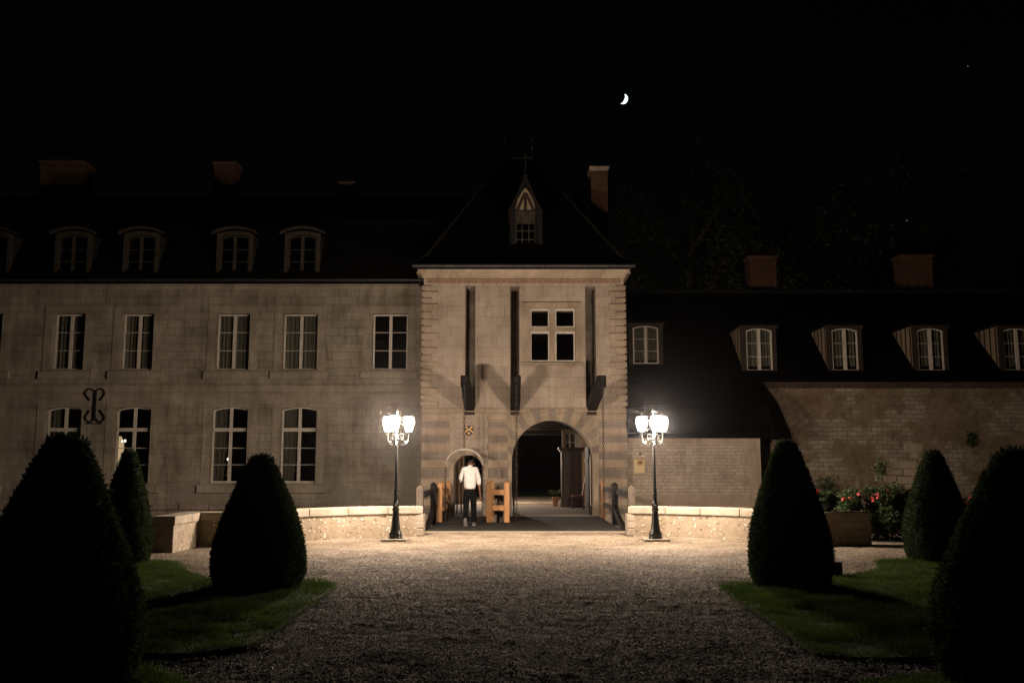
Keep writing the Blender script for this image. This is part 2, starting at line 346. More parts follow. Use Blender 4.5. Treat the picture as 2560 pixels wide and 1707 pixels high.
def glass():
    m = bpy.data.materials.new('window_glass'); m.use_nodes = True; N = m.node_tree.nodes; L = m.node_tree.links
    N.remove(N['Principled BSDF']); o = N['Material Output']
    t = N.new('ShaderNodeBsdfTransparent'); t.inputs[0].default_value = (.93,.92,.9,1)
    g = N.new('ShaderNodeBsdfGlossy'); g.inputs['Roughness'].default_value = .03
    lw_ = N.new('ShaderNodeLayerWeight'); pw = N.new('ShaderNodeMath'); pw.operation='POWER'; L.new(lw_.outputs['Facing'],pw.inputs[0]); pw.inputs[1].default_value=4; fr = N.new('ShaderNodeMath'); fr.operation='MULTIPLY_ADD'; L.new(pw.outputs[0],fr.inputs[0]); fr.inputs[1].default_value=.8; fr.inputs[2].default_value=.03
    mx = N.new('ShaderNodeMixShader'); L.new(fr.outputs[0],mx.inputs[0]); L.new(t.outputs[0],mx.inputs[1]); L.new(g.outputs[0],mx.inputs[2]); L.new(mx.outputs[0],o.inputs[0])
    return m
M['glass'] = glass()
def emis(name, col, st, transp=False):
    m = bpy.data.materials.new(name); m.use_nodes = True; N = m.node_tree.nodes; L = m.node_tree.links
    N.remove(N['Principled BSDF']); o = N['Material Output']
    e = N.new('ShaderNodeEmission'); e.inputs[0].default_value = rgb(col); e.inputs[1].default_value = st
    n = noise(N,L,None,1.5,2); mv = N.new('ShaderNodeMath'); mv.operation='MULTIPLY_ADD'; L.new(n.outputs[0],mv.inputs[0]); mv.inputs[1].default_value = st*.2; mv.inputs[2].default_value = st*.9
    L.new(mv.outputs[0],e.inputs[1])
    if transp:
        t = N.new('ShaderNodeBsdfTransparent'); a = N.new('ShaderNodeAddShader'); L.new(e.outputs[0],a.inputs[0]); L.new(t.outputs[0],a.inputs[1]); L.new(a.outputs[0],o.inputs[0])
    else: L.new(e.outputs[0],o.inputs[0])
    m.cycles.emission_sampling = 'NONE'
    return m
M['lantern'] = emis('glowing_lantern_glass',(1,.93,.95),1.6,True)
M['bulb'] = emis('bright_bulb',(1,.95,.95),20)
M['moon'] = emis('moonlit_surface',(.80,1,.97),2.2)
M['star'] = emis('starlight',(.5,.8,.8),.5)
M['indoor'] = emis('indoor_shade_and_panel_glow',(1,.72,.42),.55)  # lamp shade; also makes the wall panel glow as if lamplit
M['indoor_bulb'] = emis('indoor_bulb_glow',(1,.9,.75),3)

# ------------------------------------------------------------------ terrain
MB().add([(-400,-60,-2.5),(400,-60,-2.5),(400,900,-2.5),(-400,900,-2.5)],[(0,1,2,3)]).build('moat_floor',M['earth'])['kind']='structure'
LP = [(-2.05,21.75),(-2.9,21.55),(-3.7,21.05),(-4.52,20.3),(-5.05,19.6),(-5.3,19.02),(-6.29,19.0)]
RP = [(2.67,21.75),(3.5,21.55),(4.4,21.05),(5.24,20.35),(5.75,19.7),(6.0,19.12),(7.23,19.1)]
def ymax(x):
    if -2.1 <= x <= 2.75: return 23.1
    if x < -6.29: return 19.4
    if x > 7.23: return 22.4
    P = sorted(LP if x < 0 else RP)
    return float(np.interp(x,[p[0] for p in P],[p[1] for p in P]))+.2
def vnoise(X, Y, s, seed):
    r = np.random.default_rng(seed).random((256,256)); x = X/s; y = Y/s
    i = np.floor(x).astype(int); j = np.floor(y).astype(int); fx = x-i; fy = y-j
    fx = fx*fx*(3-2*fx); fy = fy*fy*(3-2*fy); g = lambda a,b: r[a%256,b%256]
    return (g(i,j)*(1-fx)+g(i+1,j)*fx)*(1-fy)+(g(i,j+1)*(1-fx)+g(i+1,j+1)*fx)*fy-.5
def gravel_court():
    xs = np.concatenate([np.linspace(-60,-10,12),np.arange(-9.6,-6.0,.06),np.arange(-6,6,.026),np.arange(6,10.6,.06),np.linspace(11,60,12)])
    ys = np.concatenate([np.linspace(-40,2,10),np.arange(4.2,20,.026),np.arange(20,23.12,.05),[23.1,24,26]])
    X,Y = np.meshgrid(xs,ys,indexing='ij')
    rg = np.clip((19.5-Y)/5,.25,1.35)
    Z = vnoise(X,Y,.6,1)*.030+vnoise(X+9,Y,.23,2)*.030+vnoise(X,Y+3,.09,3)*.009*rg+vnoise(X+4,Y,.045,4)*.013*rg
    foot = vnoise(X*1.0,Y*1.3,.32,5); Z -= np.clip(foot-.2,0,1)*.06*np.clip((21-Y)/3,0,1)
    edge = np.clip((20.5-Y)/4,.25,1); Z = Z*edge-.012-.013*np.clip((15-Y)/5,0,1)
    nx,ny = X.shape
    v = np.stack([X.ravel(),Y.ravel(),Z.ravel()],1)
    I,J = np.meshgrid(np.arange(nx-1),np.arange(ny-1),indexing='ij'); a = (I*ny+J).ravel()
    f = np.stack([a,a+ny,a+ny+1,a+1],1)
    cx = (X[:-1,:-1]+X[1:,1:]).ravel()/2; cy = (Y[:-1,:-1]+Y[1:,1:]).ravel()/2
    ym = np.array([ymax(x) for x in (xs[:-1]+xs[1:])/2]); keep = cy <= np.repeat(ym,ny-1)
    o = fast('gravel_court',v,f[keep],M['gravel'],smooth=True); o['kind']='structure'
gravel_court()
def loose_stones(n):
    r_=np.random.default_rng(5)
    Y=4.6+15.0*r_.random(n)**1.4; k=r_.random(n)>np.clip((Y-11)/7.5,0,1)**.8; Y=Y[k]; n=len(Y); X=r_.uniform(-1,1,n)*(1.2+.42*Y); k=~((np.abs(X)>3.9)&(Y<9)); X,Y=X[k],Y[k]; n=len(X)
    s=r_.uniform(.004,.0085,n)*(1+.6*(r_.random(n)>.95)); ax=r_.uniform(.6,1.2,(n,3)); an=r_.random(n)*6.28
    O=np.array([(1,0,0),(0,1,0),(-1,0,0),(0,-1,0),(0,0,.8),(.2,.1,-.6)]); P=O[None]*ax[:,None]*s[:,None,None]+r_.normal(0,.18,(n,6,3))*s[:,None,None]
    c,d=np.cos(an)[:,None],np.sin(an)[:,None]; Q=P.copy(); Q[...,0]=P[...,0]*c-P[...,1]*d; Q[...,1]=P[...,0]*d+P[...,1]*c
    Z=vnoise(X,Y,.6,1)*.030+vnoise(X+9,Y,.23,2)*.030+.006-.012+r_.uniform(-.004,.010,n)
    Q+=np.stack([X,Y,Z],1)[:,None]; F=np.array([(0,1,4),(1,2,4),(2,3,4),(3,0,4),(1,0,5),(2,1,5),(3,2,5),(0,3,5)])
    f=(np.arange(n)[:,None,None]*6+F[None]).reshape(-1,3); o=fast('loose_gravel',Q.reshape(-1,3),f,[M['pebble_dimmed'],M['pebble_pale']],mi=np.repeat((r_.random(n)>.93-.65*np.clip((Y-10)/7,0,1)).astype(int),8)); o['kind']='stuff'  # pale share grows towards the lamps, painting their fall-off into the stones
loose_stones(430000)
# retaining face of the court towards the moat
mb = MB()
for a,b in (((-60,19.42),(-6.6,19.42)),((7.25,22.4),(60,22.4))):
    mb.box(a[0],b[0],a[1],a[1]+.3,-2.5,-.06)
mb.build('retaining_bank',M['flint'])['kind']='structure'
# ground behind the buildings: courtyard gravel then lawn
MB().add([(-60,39.4,-.01),(60,39.4,-.01),(60,49,-.01),(-60,49,-.01)],[(0,1,2,3)]).build('inner_courtyard',M['gravel'])['kind']='structure'
MB().add([(-400,49,0),(400,49,0),(400,800,0),(-400,800,0)],[(0,1,2,3)]).build('back_lawn',M['grass'])['kind']='structure'
MB().box(-60,60,38.9,39.38,-2.5,-.02).build('courtyard_bank',M['flint'])['kind']='structure'

# ------------------------------------------------------------------ windows
def arch_pts(x0, x1, z0, zs, rise, n=12):
    """rectangle with an arched head: bottom z0, springing zs, rise above"""
    c = (x0+x1)/2; h = (x1-x0)/2
    if rise <= 0: return [(x0,z0),(x1,z0),(x1,zs),(x0,zs)]
    if rise >= h*.98:
        top = [(c+h*math.cos(math.pi*i/n), zs+rise*math.sin(math.pi*i/n)) for i in range(n+1)]
    else:
        r = (h*h+rise*rise)/(2*rise); a = math.asin(h/r); cz = zs+rise-r
        top = [(c+r*math.sin(a-2*a*i/n), cz+r*math.cos(a-2*a*i/n)) for i in range(n+1)]
    return [(x0,z0),(x1,z0)]+top
def window(parent, x0, x1, z0, z1, y, rise=0, rows=3, cols=1, leaf=2, transom=None, curtain=0, mat='white', fr=.055, name='window', mull=.10, bars=.022):
    """casement window as one part (frame) with sub-parts pane and curtain; z1 = springing of head"""
    mb = MB()
    out = arch_pts(x0,x1,z0,z1,rise)
    ins = arch_pts(x0+fr,x1-fr,z0+fr*1.3,z1-fr*.5 if rise else z1-fr,rise*.85)
    mb.wall(out,[ins],y,y+.06)
    c = (x0+x1)/2
    if leaf == 2: mb.box(c-mull/2,c+mull/2,y-.015,y+.05,z0+fr,z1+rise-fr*.8)
    zt = z1+rise*.4
    if transom: mb.box(x0+fr*.5,x1-fr*.5,y-.03,y+.052,transom-.06,transom+.06)
    segs = [(z0+fr, zt)] if not transom else [(z0+fr,transom-.06)]
    for a,b in segs:
        for i in range(1,rows):
            z = a+(b-a)*i/rows; mb.box(x0+fr*.7,x1-fr*.7,y+.006,y+.042,z-bars/2,z+bars/2)
    if cols > 1:
        for i in range(1,cols): x = x0+(x1-x0)*i/cols; mb.box(x-bars/2,x+bars/2,y+.003,y+.044,z0+fr,z1+rise-fr*.8)
    o = mb.build(name,M[mat],parent)
    MB().prism(arch_pts(x0+fr*.5,x1-fr*.5,z0+fr*.5,z1-fr*.3,rise*.85),y+.022,y+.028).build('pane',M['glass'],o)
    if curtain:
        n = 90; vs=[]; fs=[]; full = curtain == 1
        rngs = [(x0+.03,x1-.03)] if full else [(x0+.03,x0+(x1-x0)*.40)]
        for (a,b) in rngs:
            k0 = len(vs); ph = random.random()*6
            for i in range(n+1):
                t = i/n; x = a+(b-a)*t
                yy = y+.16+.028*math.sin(t*46+ph)+.018*math.sin(t*19+1.3*ph)
                xb = a+(b-a)*t*(1.0 if full else .8)
                vs += [(xb,yy,z0+.02),(x,yy+.01,(z0+z1)/2),(x,yy,z1+rise)]
            fs += [(k0+3*i+j,k0+3*i+3+j,k0+3*i+4+j,k0+3*i+1+j) for i in range(n) for j in (0,1)]
        cb = MB().add(vs,fs).build('curtain',M['curtain'],o,smooth=False)
    return o

# ------------------------------------------------------------------ left wing
YL = 31.2
TX0 = S(1058,850,30)[0]; TX1 = S(1561,850,30)[0]
lw = thing('stone_house','long pale stone wing with slate mansard roof, left of the gate tower','building',(-12,YL,-2.5))
LX0 = -26.0; zE = V(500,646,YL)[1]
upW = [(-68,3,1),(120,194,1),(278,352,1),(496,573,1),(649,729,1),(855,936,0)]
loW = [(-96,-14),(100,184),(260,344),(483,567),(643,726)]; loC = [2,2,0,2,2]
holes = []; wins = []
for l,r,c in upW:
    x0 = V(l,786,YL)[0]; x1 = V(r,786,YL)[0]; z1 = V(l,720,YL)[1]; z0 = V(l,853,YL)[1]
    holes.append([(x0,z0),(x1,z0),(x1,z1),(x0,z1)]); wins.append((x0,x1,z0,z1,0,c))
for (l,r),lc in zip(loW,loC):
    x0 = V(l,1022,YL)[0]; x1 = V(r,1022,YL)[0]; z1 = V(l,941,YL)[1]; z0 = V(l,1113,YL)[1]
    holes.append(arch_pts(x0,x1,z0,z1,.10)); wins.append((x0,x1,z0,z1,.10,lc))
mb = MB(); mb.wall([(LX0,-2.5),(TX0,-2.5),(TX0,zE),(LX0,zE)],holes,YL,YL+.42)
wl = mb.build('wall',M['ashlar'],lw)
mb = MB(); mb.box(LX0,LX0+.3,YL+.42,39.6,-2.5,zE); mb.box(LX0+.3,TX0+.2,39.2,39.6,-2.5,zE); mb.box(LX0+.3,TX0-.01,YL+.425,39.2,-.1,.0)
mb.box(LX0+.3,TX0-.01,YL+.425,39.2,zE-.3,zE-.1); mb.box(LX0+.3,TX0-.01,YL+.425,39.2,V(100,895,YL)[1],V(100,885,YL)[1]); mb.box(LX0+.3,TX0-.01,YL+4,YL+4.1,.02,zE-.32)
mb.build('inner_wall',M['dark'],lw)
mb = MB()                                            # cornice and string courses
zc = V(500,664,YL)[1]; zs = V(500,885,YL)[1]
mb.cbox(LX0,TX0-.002,YL-.10,YL-.002,zc+.12,zE+.02,.03); mb.cbox(LX0,TX0-.002,YL-.055,YL-.002,zc,zc+.118,.02)
mb.cbox(LX0,TX0-.002,YL-.05,YL-.002,zs-.24,zs,.018); mb.box(LX0,TX0-.002,YL-.018,YL-.002,zs-.62,zs-.26)
mb.build('cornice',M['surround'],lw)
for (x0,x1,z0,z1,rise,c) in wins:
    s = MB(); e = .28
    s.wall(arch_pts(x0-e,x1+e,z0,z1+(.25 if not rise else .27),rise*1.2),[arch_pts(x0,x1,z0+.001,z1,rise)] if False else [],YL-.03,YL-.002) if False else None
    o2 = arch_pts(x0-e,x1+e,z0,z1+.26,rise*1.3); i2 = arch_pts(x0+.0,x1-.0,z0-.0,z1,rise)
    # surround built as left jamb, right jamb, head (butted)
    s.box(x0-e,x0-.002,YL-.028,YL-.002,z0,z1); s.box(x1+.002,x1+e,YL-.028,YL-.002,z0,z1)
    if rise:
        n = 12; top = [(x0-e+(x1-x0+2*e)*i/n) for i in range(n+1)]; cc=(x0+x1)/2; hw=(x1-x0)/2
        f = lambda x,r,h: r*max(0,1-((x-cc)/h)**2)
        poly = [(x, z1+.002+(f(x,rise,hw) if abs(x-cc)<hw else 0)) for x in top]+[(x, z1+.26+f(x,rise*1.3,hw+e)) for x in reversed(top)]
        for i in range(n):
            s.prism([poly[i],poly[i+1],poly[2*n-i],poly[2*n+1-i]],YL-.028,YL-.002)
    else: s.box(x0-e,x1+e,YL-.028,YL-.002,z1+.002,z1+.25)
    wd = window(lw,x0+.002,x1-.002,z0+.05,z1-.002,YL+.2,rise,rows=3 if not rise else 3,transom=(None if not rise else z0+(z1-z0)*.735),curtain=c)
    s.build('window_surround',M['surround'],wd)
    s = MB(); s.cbox(x0-e-.10,x1+e+.10,YL-.11,YL-.03,z0-.27,z0-.002,.02); s.box(x0+.003,x1-.003,YL-.06,YL+.3,z0-.03,z0+.045)
    s.build('sill',M['surround'],wd)
# decayed plinth
mb = MB(); zp = V(500,1172,YL)[1]; x = LX0
while x < TX0-.6:
    wdt = random.uniform(.5,1.1); hgt = random.uniform(.14,.2)
    mb.cbox(x,min(x+wdt-.02,TX0-.01),YL-.09-random.random()*.03,YL-.002,zp+.02,zp+.02+hgt,.03); x += wdt
mb.box(LX0,TX0-.01,YL-.06,YL-.002,-2.5,zp)
mb.build('plinth',[M['darkstone']],lw)
mb = MB()                                            # cement repair patches
pts = [(392,1150),(400,1128),(425,1122),(436,1105),(452,1100),(468,1118),(500,1122),(512,1130),(560,1131),(560,1150)]
MB().prism([V(a,b,YL) for a,b in pts],YL-.006,YL-.001).build('cement_patch',M['cement'],lw)
pts = [(748,1168),(752,1135),(775,1118),(818,1116),(826,1140),(815,1168)]
MB().prism([V(a,b,YL) for a,b in pts],YL-.006,YL-.001).build('cement_patch',M['cement'],lw)
pts = [(905,1075),(870,1060),(880,1045),(905,1030),(915,930),(930,880),(940,860),(955,858),(955,1165),(925,1165)]
MB().prism([V(a,b,YL) for a,b in pts],YL-.006,YL-.001).build('cement_patch',M['cement'],lw)
# mansard roof
zB = V(500,509,32.4)[1]; zR = V(500,452,36)[1]; ZM = zE
mb = MB(); E = [(YL-.22,ZM-.02),(32.4,zB),(36,zR),(38.4,zB),(39.8,ZM-.02)]
prof = E+[(y,z-.12) for y,z in reversed(E)]
n = len(E)
for i in range(n-1):
    (ya,za),(yb,zb) = E[i],E[i+1]
    mb.prismx([(ya,za),(yb,zb),(yb,zb-.12),(ya,za-.12)] if i in (0,3) else [(ya,za),(yb,zb),(yb,zb-.12),(ya,za-.12)],LX0-.1,TX0+1.0)
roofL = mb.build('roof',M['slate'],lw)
mb = MB(); mb.prismx([(32.36,zB+.0),(32.34,zB+.04),(32.5,zB+.07),(32.56,zB+.05)],LX0-.1,TX0+.4); mb.build('roof_break',M['slate'],roofL)
mb = MB()
mb.tube([(LX0,YL-.25,ZM+.0),(TX0-.05,YL-.25,ZM+.0)],.06,8)
mb.tube([(TX0-.25,YL-.25,ZM-.02),(TX0-.22,YL-.25,ZM-.18),(TX0-.05,YL-.2,ZM-.3),(TX0+.08,YL-.12,ZM-.34)],.05,8)
mb.build('gutter',M['zinc'],lw)
def roofY_left(z): return (YL-.22)+(z-(ZM-.02))/(zB-ZM+.02)*(32.4-YL+.22)
def arched_dormer(l, r):
    yf = 31.18; x0 = V(l,585,yf)[0]; x1 = V(r,585,yf)[0]; z0 = V(l,632,yf)[1]; zt = V(l,537,yf)[1]; rise=.10; c=(x0+x1)/2; h=(x1-x0)/2
    z1 = zt-.08; fw = .13
    m = MB()
    m.wall(arch_pts(x0,x1,z0,zt,rise),[arch_pts(x0+fw,x1-fw,z0+.05,z1-.03,rise*.8)],yf,yf+.1)
    d = m.build('dormer',M['dwhite'],roofL)
    # body behind the front
    m = MB()
    for a,b in ((x0+.01,x0+.07),(x1-.07,x1-.01)):
        m=MB(); m.prismx([(yf+.1,z0),(yf+.1,zt),(32.35,zt),(roofY_left(z0)+.1,z0)],a,b); m.build('dormer_cheek',M['slate_cheek'],roofL)
    m = MB(); n=12; o=.16
    cv = lambda x,e: zt+e+(rise+.10)*(1-((x-c)/(h+o))**2)
    X = [c-h-o+(2*h+2*o)*i/n for i in range(n+1)]
    for i in range(n):
        m.prism([(X[i],cv(X[i],-.03)),(X[i+1],cv(X[i+1],-.03)),(X[i+1],cv(X[i+1],.035)),(X[i],cv(X[i],.035))],yf-.14,yf+.0)
    m.build('dormer_hood',M['dwhite'],roofL)
    m = MB()
    for i in range(n):
        m.prism([(X[i],cv(X[i],.037)),(X[i+1],cv(X[i+1],.037)),(X[i+1],cv(X[i+1],.075)),(X[i],cv(X[i],.075))],yf-.16,33.2)
    m.build('dormer_roof',M['slate'],roofL)
    m = MB(); cx0=x0+fw; cx1=x1-fw; y=yf+.05; a=z0+.06; b=z1-.05
    m.wall(arch_pts(cx0+.002,cx1-.002,a,b,rise*.7),[arch_pts(cx0+.05,cx1-.05,a+.06,b-.03,rise*.6)],y,y+.04)
    m.box(c-.055,c+.055,y-.012,y+.035,a+.06,b+rise*.55)
    for t in (1/3,2/3): m.box(cx0+.04,cx1-.04,y+.006,y+.03,a+(b-a)*t-.012,a+(b-a)*t+.012)
    m.build('dormer_window',M['dwhite'],roofL)
    MB().box(cx0+.02,cx1-.02,y+.015,y+.02,a+.02,b+.02).build('dormer_pane',M['glass'],roofL)
for l,r in ((-62,24),(125,208),(282,364),(497,580),(653,735)): arched_dormer(l,r)
def chimney(parent, u0, u1, vt, vb, Yf, depth, mat='brick', cap='coping', flare=.06, capm=.12, below=1.5):
    x0 = V(u0,(vt+vb)/2,Yf)[0]; x1 = V(u1,(vt+vb)/2,Yf)[0]; zt = V(u0,vt,Yf)[1]; zb = V(u0,vb,Yf)[1]-below
    m = MB(); m.box(x0,x1,Yf,Yf+depth,zb,zt-capm); m.box(x0-.03,x1+.03,Yf-.03,Yf+depth+.03,zt-capm-.17,zt-capm-.09) 
    o = m.build('chimney',M[mat],parent)
    m = MB(); vs=[(x0-.02,Yf-.02,zt-capm+.002),(x1+.02,Yf-.02,zt-capm+.002),(x1+.02,Yf+depth+.02,zt-capm+.002),(x0-.02,Yf+depth+.02,zt-capm+.002)]
    f=flare+.02; vs+=[(x0-f,Yf-f,zt-.04),(x1+f,Yf-f,zt-.04),(x1+f,Yf+depth+f,zt-.04),(x0-f,Yf+depth+f,zt-.04)]
    vs+=[(x0-f,Yf-f,zt),(x1+f,Yf-f,zt),(x1+f,Yf+depth+f,zt),(x0-f,Yf+depth+f,zt)]
    fs=[(0,1,2,3),(8,9,10,11)]+[(i,(i+1)%4,(i+1)%4+4,i+4) for i in range(4)]+[(i+4,(i+1)%4+4,(i+1)%4+8,i+8) for i in range(4)]
    m.add(vs,fs).build('chimney_cap',M[cap],parent)
    return o
chimney(roofL,92,186,369,450,36.1,1.05,cap='brick')
chimney(roofL,491,538,372,452,36.1,.8,cap='brick')
chimney(roofL,782,812,418,440,36.2,.6,cap='brick')

# ------------------------------------------------------------------ gate tower
YT = 30.0; TD = 9.5
gt = thing('gate_tower','pale stone gatehouse with steep hipped roof, two arches and three tall drawbridge slots','building',((TX0+TX1)/2,YT,-2.5))
def C1(cx,cy,Y=YT): return S(1020+cx/3.92,640+cy/3.92,Y)
def C2(cx,cy,Y=YT): return S(1020+cx/3.92,980+cy/3.92,Y)
zTE = C1(1000,130)[1]; zSC = C1(1000,1490)[1]
slots = []
for a,b,t,bt in ((560,660,290,1480),(1003,1092,296,1490),(1740,1842,294,1478)):
    x0=C1(a,900)[0]; x1=C1(b,900)[0]; slots.append((x0,x1,C1(a,bt)[1],C1(a,t)[1]))
zf = 0.0
ax0 = C2(1018,700)[0]; ax1 = C2(1812,700)[0]; atop = C2(1415,275)[1]; ah=(ax1-ax0)/2; asp=atop-ah
sx0 = C2(447,700)[0]; sx1 = C2(733,700)[0]; stop = C2(590,615)[1]; sh=(sx1-sx0)/2; ssp=stop-sh
wx0 = C1(1195,780)[0]; wx1 = C1(1640,780)[0]; wz0 = C1(1400,1042)[1]; wz1 = C1(1400,508)[1]
holes = [[(a,c),(b,c),(b,d),(a,d)] for a,b,c,d in slots]
holes.append([(wx0,wz0),(wx1,wz0),(wx1,wz1),(wx0,wz1)])
holes.append(arch_pts(ax0,ax1,.002,asp,ah,28)); holes.append(arch_pts(sx0,sx1,.002,ssp,sh,20))
mb = MB(); mb.wall([(TX0,-2.5),(TX1,-2.5),(TX1,zTE),(TX0,zTE)],holes,YT,YT+.95)
mb.build('wall',M['tower'],gt)
mb = MB()
mb.box(TX0,TX0+.5,YT+.952,YT+TD,-2.5,zTE); mb.box(TX1-.5,TX1,YT+.952,YT+TD,-2.5,zTE)
mb.wall([(TX0+.501,-2.5),(TX1-.501,-2.5),(TX1-.501,zTE),(TX0+.501,zTE)],[[(-1.95,.0),(2.75,.0),(2.75,2.98),(-1.95,2.98)]],YT+TD-.4,YT+TD)
mb.build('side_wall',M['tower'],gt)
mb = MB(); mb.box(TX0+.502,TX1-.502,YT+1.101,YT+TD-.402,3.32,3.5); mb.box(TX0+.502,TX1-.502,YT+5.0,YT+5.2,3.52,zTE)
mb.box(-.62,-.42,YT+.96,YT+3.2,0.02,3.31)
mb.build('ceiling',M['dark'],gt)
mb = MB(); 
for y in (YT+1.2,YT+3.2,YT+5.2,YT+7.2): mb.box(TX0+.503,TX1-.503,y,y+.25,3.06,3.318)
mb.box(TX0+.503,TX1-.503,YT+TD-.7,YT+TD-.41,2.86,3.04)
mb.build('ceiling_beam',M['timber'],gt)
mb = MB(); mb.box(TX0+.502,TX1-.502,YT+.001,YT+TD+.002,-.3,.0); 
mb.build('passage_floor',M['paving'],gt)
mb = MB()
for a,b,c,d in slots: MB().box(a-.05,b+.05,YT+.953,YT+1.1,c-.1,d+.1).build('slot_back',M['slot'],gt)
# cornice, brick courses, string course
mb = MB(); p = [(YT-.005,zTE-.30),(YT-.05,zTE-.30),(YT-.07,zTE-.22),(YT-.16,zTE-.12),(YT-.20,zTE-.05),(YT-.26,zTE),(YT-.26,zTE+.06),(YT+.2,zTE+.06),(YT+.2,zTE+.005),(YT-.005,zTE+.005)]
k = len(p); vs=[]
for sgn,X in ((-1,TX0),(1,TX1)):
    for y,z in p: vs.append((X+sgn*max(0,YT-y),y,z))
fs=[(i,(i+1)%k,(i+1)%k+k,i+k) for i in range(k)]+[tuple(range(k)),tuple(range(k,2*k))]
mb.add(vs,fs); 
for X0,X1 in ((TX0-.26,TX0-.002),(TX1+.002,TX1+.26)): mb.box(X0,X1,YT+.202,YT+TD,zTE-.1,zTE+.06)
mb.build('cornice',M['quoin'],gt)
MB().box(TX0+.1,TX1-.1,YT-.035,YT-.002,zTE-.46,zTE-.303).build('brick_course',M['brick_band'],gt)
mb = MB(); zt=C2(100,160)[1]; zb=C2(100,208)[1]
mb.cbox(TX0-.03,TX1+.03,YT-.09,YT-.002,zb,zt,.02); mb.build('string_course',M['stone_plain'],gt)
# quoins
edges = [285,342,405,462,540,615,682,748,822,890,963,1030,1100,1160,1220,1285,1355,1418,1478]
for side in (0,1):
    mb = MB()
    for i in range(len(edges)-1):
        za=C1(100,edges[i+1])[1]+.026; zb2=C1(100,edges[i])[1]-.022; wdt=.50 if i%2 else .29
        if side==0: mb.cbox(TX0-.065,TX0+wdt,YT-.07,YT-.002,za,zb2,.022); mb.box(TX0-.045,TX0-.002,YT-.0,YT+.45,za+.01,zb2-.01)
        else: mb.cbox(TX1-wdt,TX1+.065,YT-.07,YT-.002,za,zb2,.022); mb.box(TX1+.002,TX1+.045,YT-.0,YT+.45,za+.01,zb2-.01)
    mb.build('quoins',M['quoin'],gt)
# rusticated piers of the lower storey
rows = [212,284,348,420,495,584,658,750,842,940,1040,1120,1195]
for (a,b) in ((140,412),(780,982),(1868,2142)):
    mb = MB(); x0=C2(a,600)[0]; x1=C2(b,600)[0]
    if a==140: x0 = TX0-.03
    if a==1868: x1 = TX1+.03
    for i in range(len(rows)-1):
        z1=C2(a,rows[i])[1]-.014; z0=max(C2(a,rows[i+1])[1]+.014,.01); dk=i%2
        if dk:
            sp=x0+(x1-x0)*random.choice((.4,.55,.7)); mb.cbox(x0+.02,sp-.008,YT-.038,YT-.002,z0,z1,.012,1); mb.cbox(sp+.008,x1-.02,YT-.038,YT-.002,z0,z1,.012,1)
        else: mb.cbox(x0,x1,YT-.06,YT-.002,z0,z1,.025,0)
    mb.build('rusticated_pier',[M['quoin'],M['darkstone']],gt)
# voussoirs
def voussoirs(cx,cz,r,xa,xb,zt,n,y0,dark,cut=None):
    mb = MB()
    def out(a):
        dx,dz=math.cos(a),math.sin(a); t=1e9
        if cut: return (cx+dx*cut,cz+dz*cut)
        if dx>1e-6: t=min(t,(xb-cx)/dx)
        if dx<-1e-6: t=min(t,(xa-cx)/dx)
        if dz>1e-6: t=min(t,(zt-cz)/dz)
        return (cx+dx*t,cz+dz*t)
    for i in range(n):
        a0=math.pi*i/n; a1=math.pi*(i+1)/n; g=.004
        inn=[(cx+r*math.cos(a),cz+r*math.sin(a)) for a in (a0+g,(a0+a1)/2,a1-g)]
        o0,o1=out(a0+g),out(a1-g); poly=inn+[o1]
        if not cut:
            for corner in ((xa,zt),(xb,zt)):
                ac=math.atan2(corner[1]-cz,corner[0]-cx)
                if a0<ac<a1: poly.append(corner)
        poly.append(o0); mb.prism(poly,y0,YT-.002,1 if i in dark else 0)
    return mb.build('arch_stones',[M['stone_plain'],M['darkstone']],gt)
vx0=C2(988,400)[0]; vx1=C2(1862,400)[0]
voussoirs((ax0+ax1)/2,asp,ah+.012,vx0,vx1,C2(1400,210)[1],19,YT-.014,{1,3,5,7,9,11,13,15,17})
voussoirs((sx0+sx1)/2,ssp,sh+.012,0,0,0,9,YT-.014,{1,3,5,7},cut=sh+.26)
mb = MB()
for x0,x1 in ((vx0,ax0-.012),(ax1+.012,vx1)): mb.box(x0,x1,YT-.012,YT-.002,.01,asp-.003)
mb.build('arch_jamb',M['stone_plain'],gt)
# wedges in the band above
mb = MB(); cx=(ax0+ax1)/2
for i in (7,9,11,13):
    a0=math.pi*i/19; a1=math.pi*(i+1)/19
    f=lambda a,z:(cx+(z-asp)/math.tan(a))
    mb.prism([(f(a0,zb2),zb2) if False else (f(a0,zb+.02),zb+.02),(f(a0,zt-.02),zt-.02),(f(a1,zt-.02),zt-.02),(f(a1,zb+.02),zb+.02)],YT-.094,YT-.091)
mb.build('band_wedge',M['darkstone'],gt)
# cross window
m = MB(); c0=C1(1390,780)[0]; c1=C1(1440,780)[0]; tz0=C1(1400,738)[1]; tz1=C1(1400,700)[1]
m.box(c0,c1,YT+.03,YT+.25,wz0+.002,wz1-.002)
for a,b in ((wx0+.002,c0-.002),(c1+.002,wx1-.002)): m.box(a,b,YT+.04,YT+.24,tz0+.02,tz1-.0)
sr0=C1(1110,780)[0]; sr1=C1(1715,780)[0]
m.box(sr0+.04,wx0-.0,YT-.02,YT-.002,wz0,wz1); m.box(wx1,sr1-.04,YT-.02,YT-.002,wz0,wz1)
m.box(sr0+.04,sr1-.04,YT-.02,YT-.002,wz1+.002,wz1+.13); m.cbox(sr0+.02,sr1-.02,YT-.07,YT-.002,wz1+.132,wz1+.19,.02)
cw = m.build('cross_window',M['stone_plain'],gt)
m = MB(); m.cbox(sr0-.02,sr1+.02,YT-.09,YT-.002,wz0-.07,wz0-.002,.02); m.cbox(sr0+.02,sr1-.02,YT-.05,YT-.002,wz0-.16,wz0-.072,.02); m.build('sill',M['stone_plain'],cw)
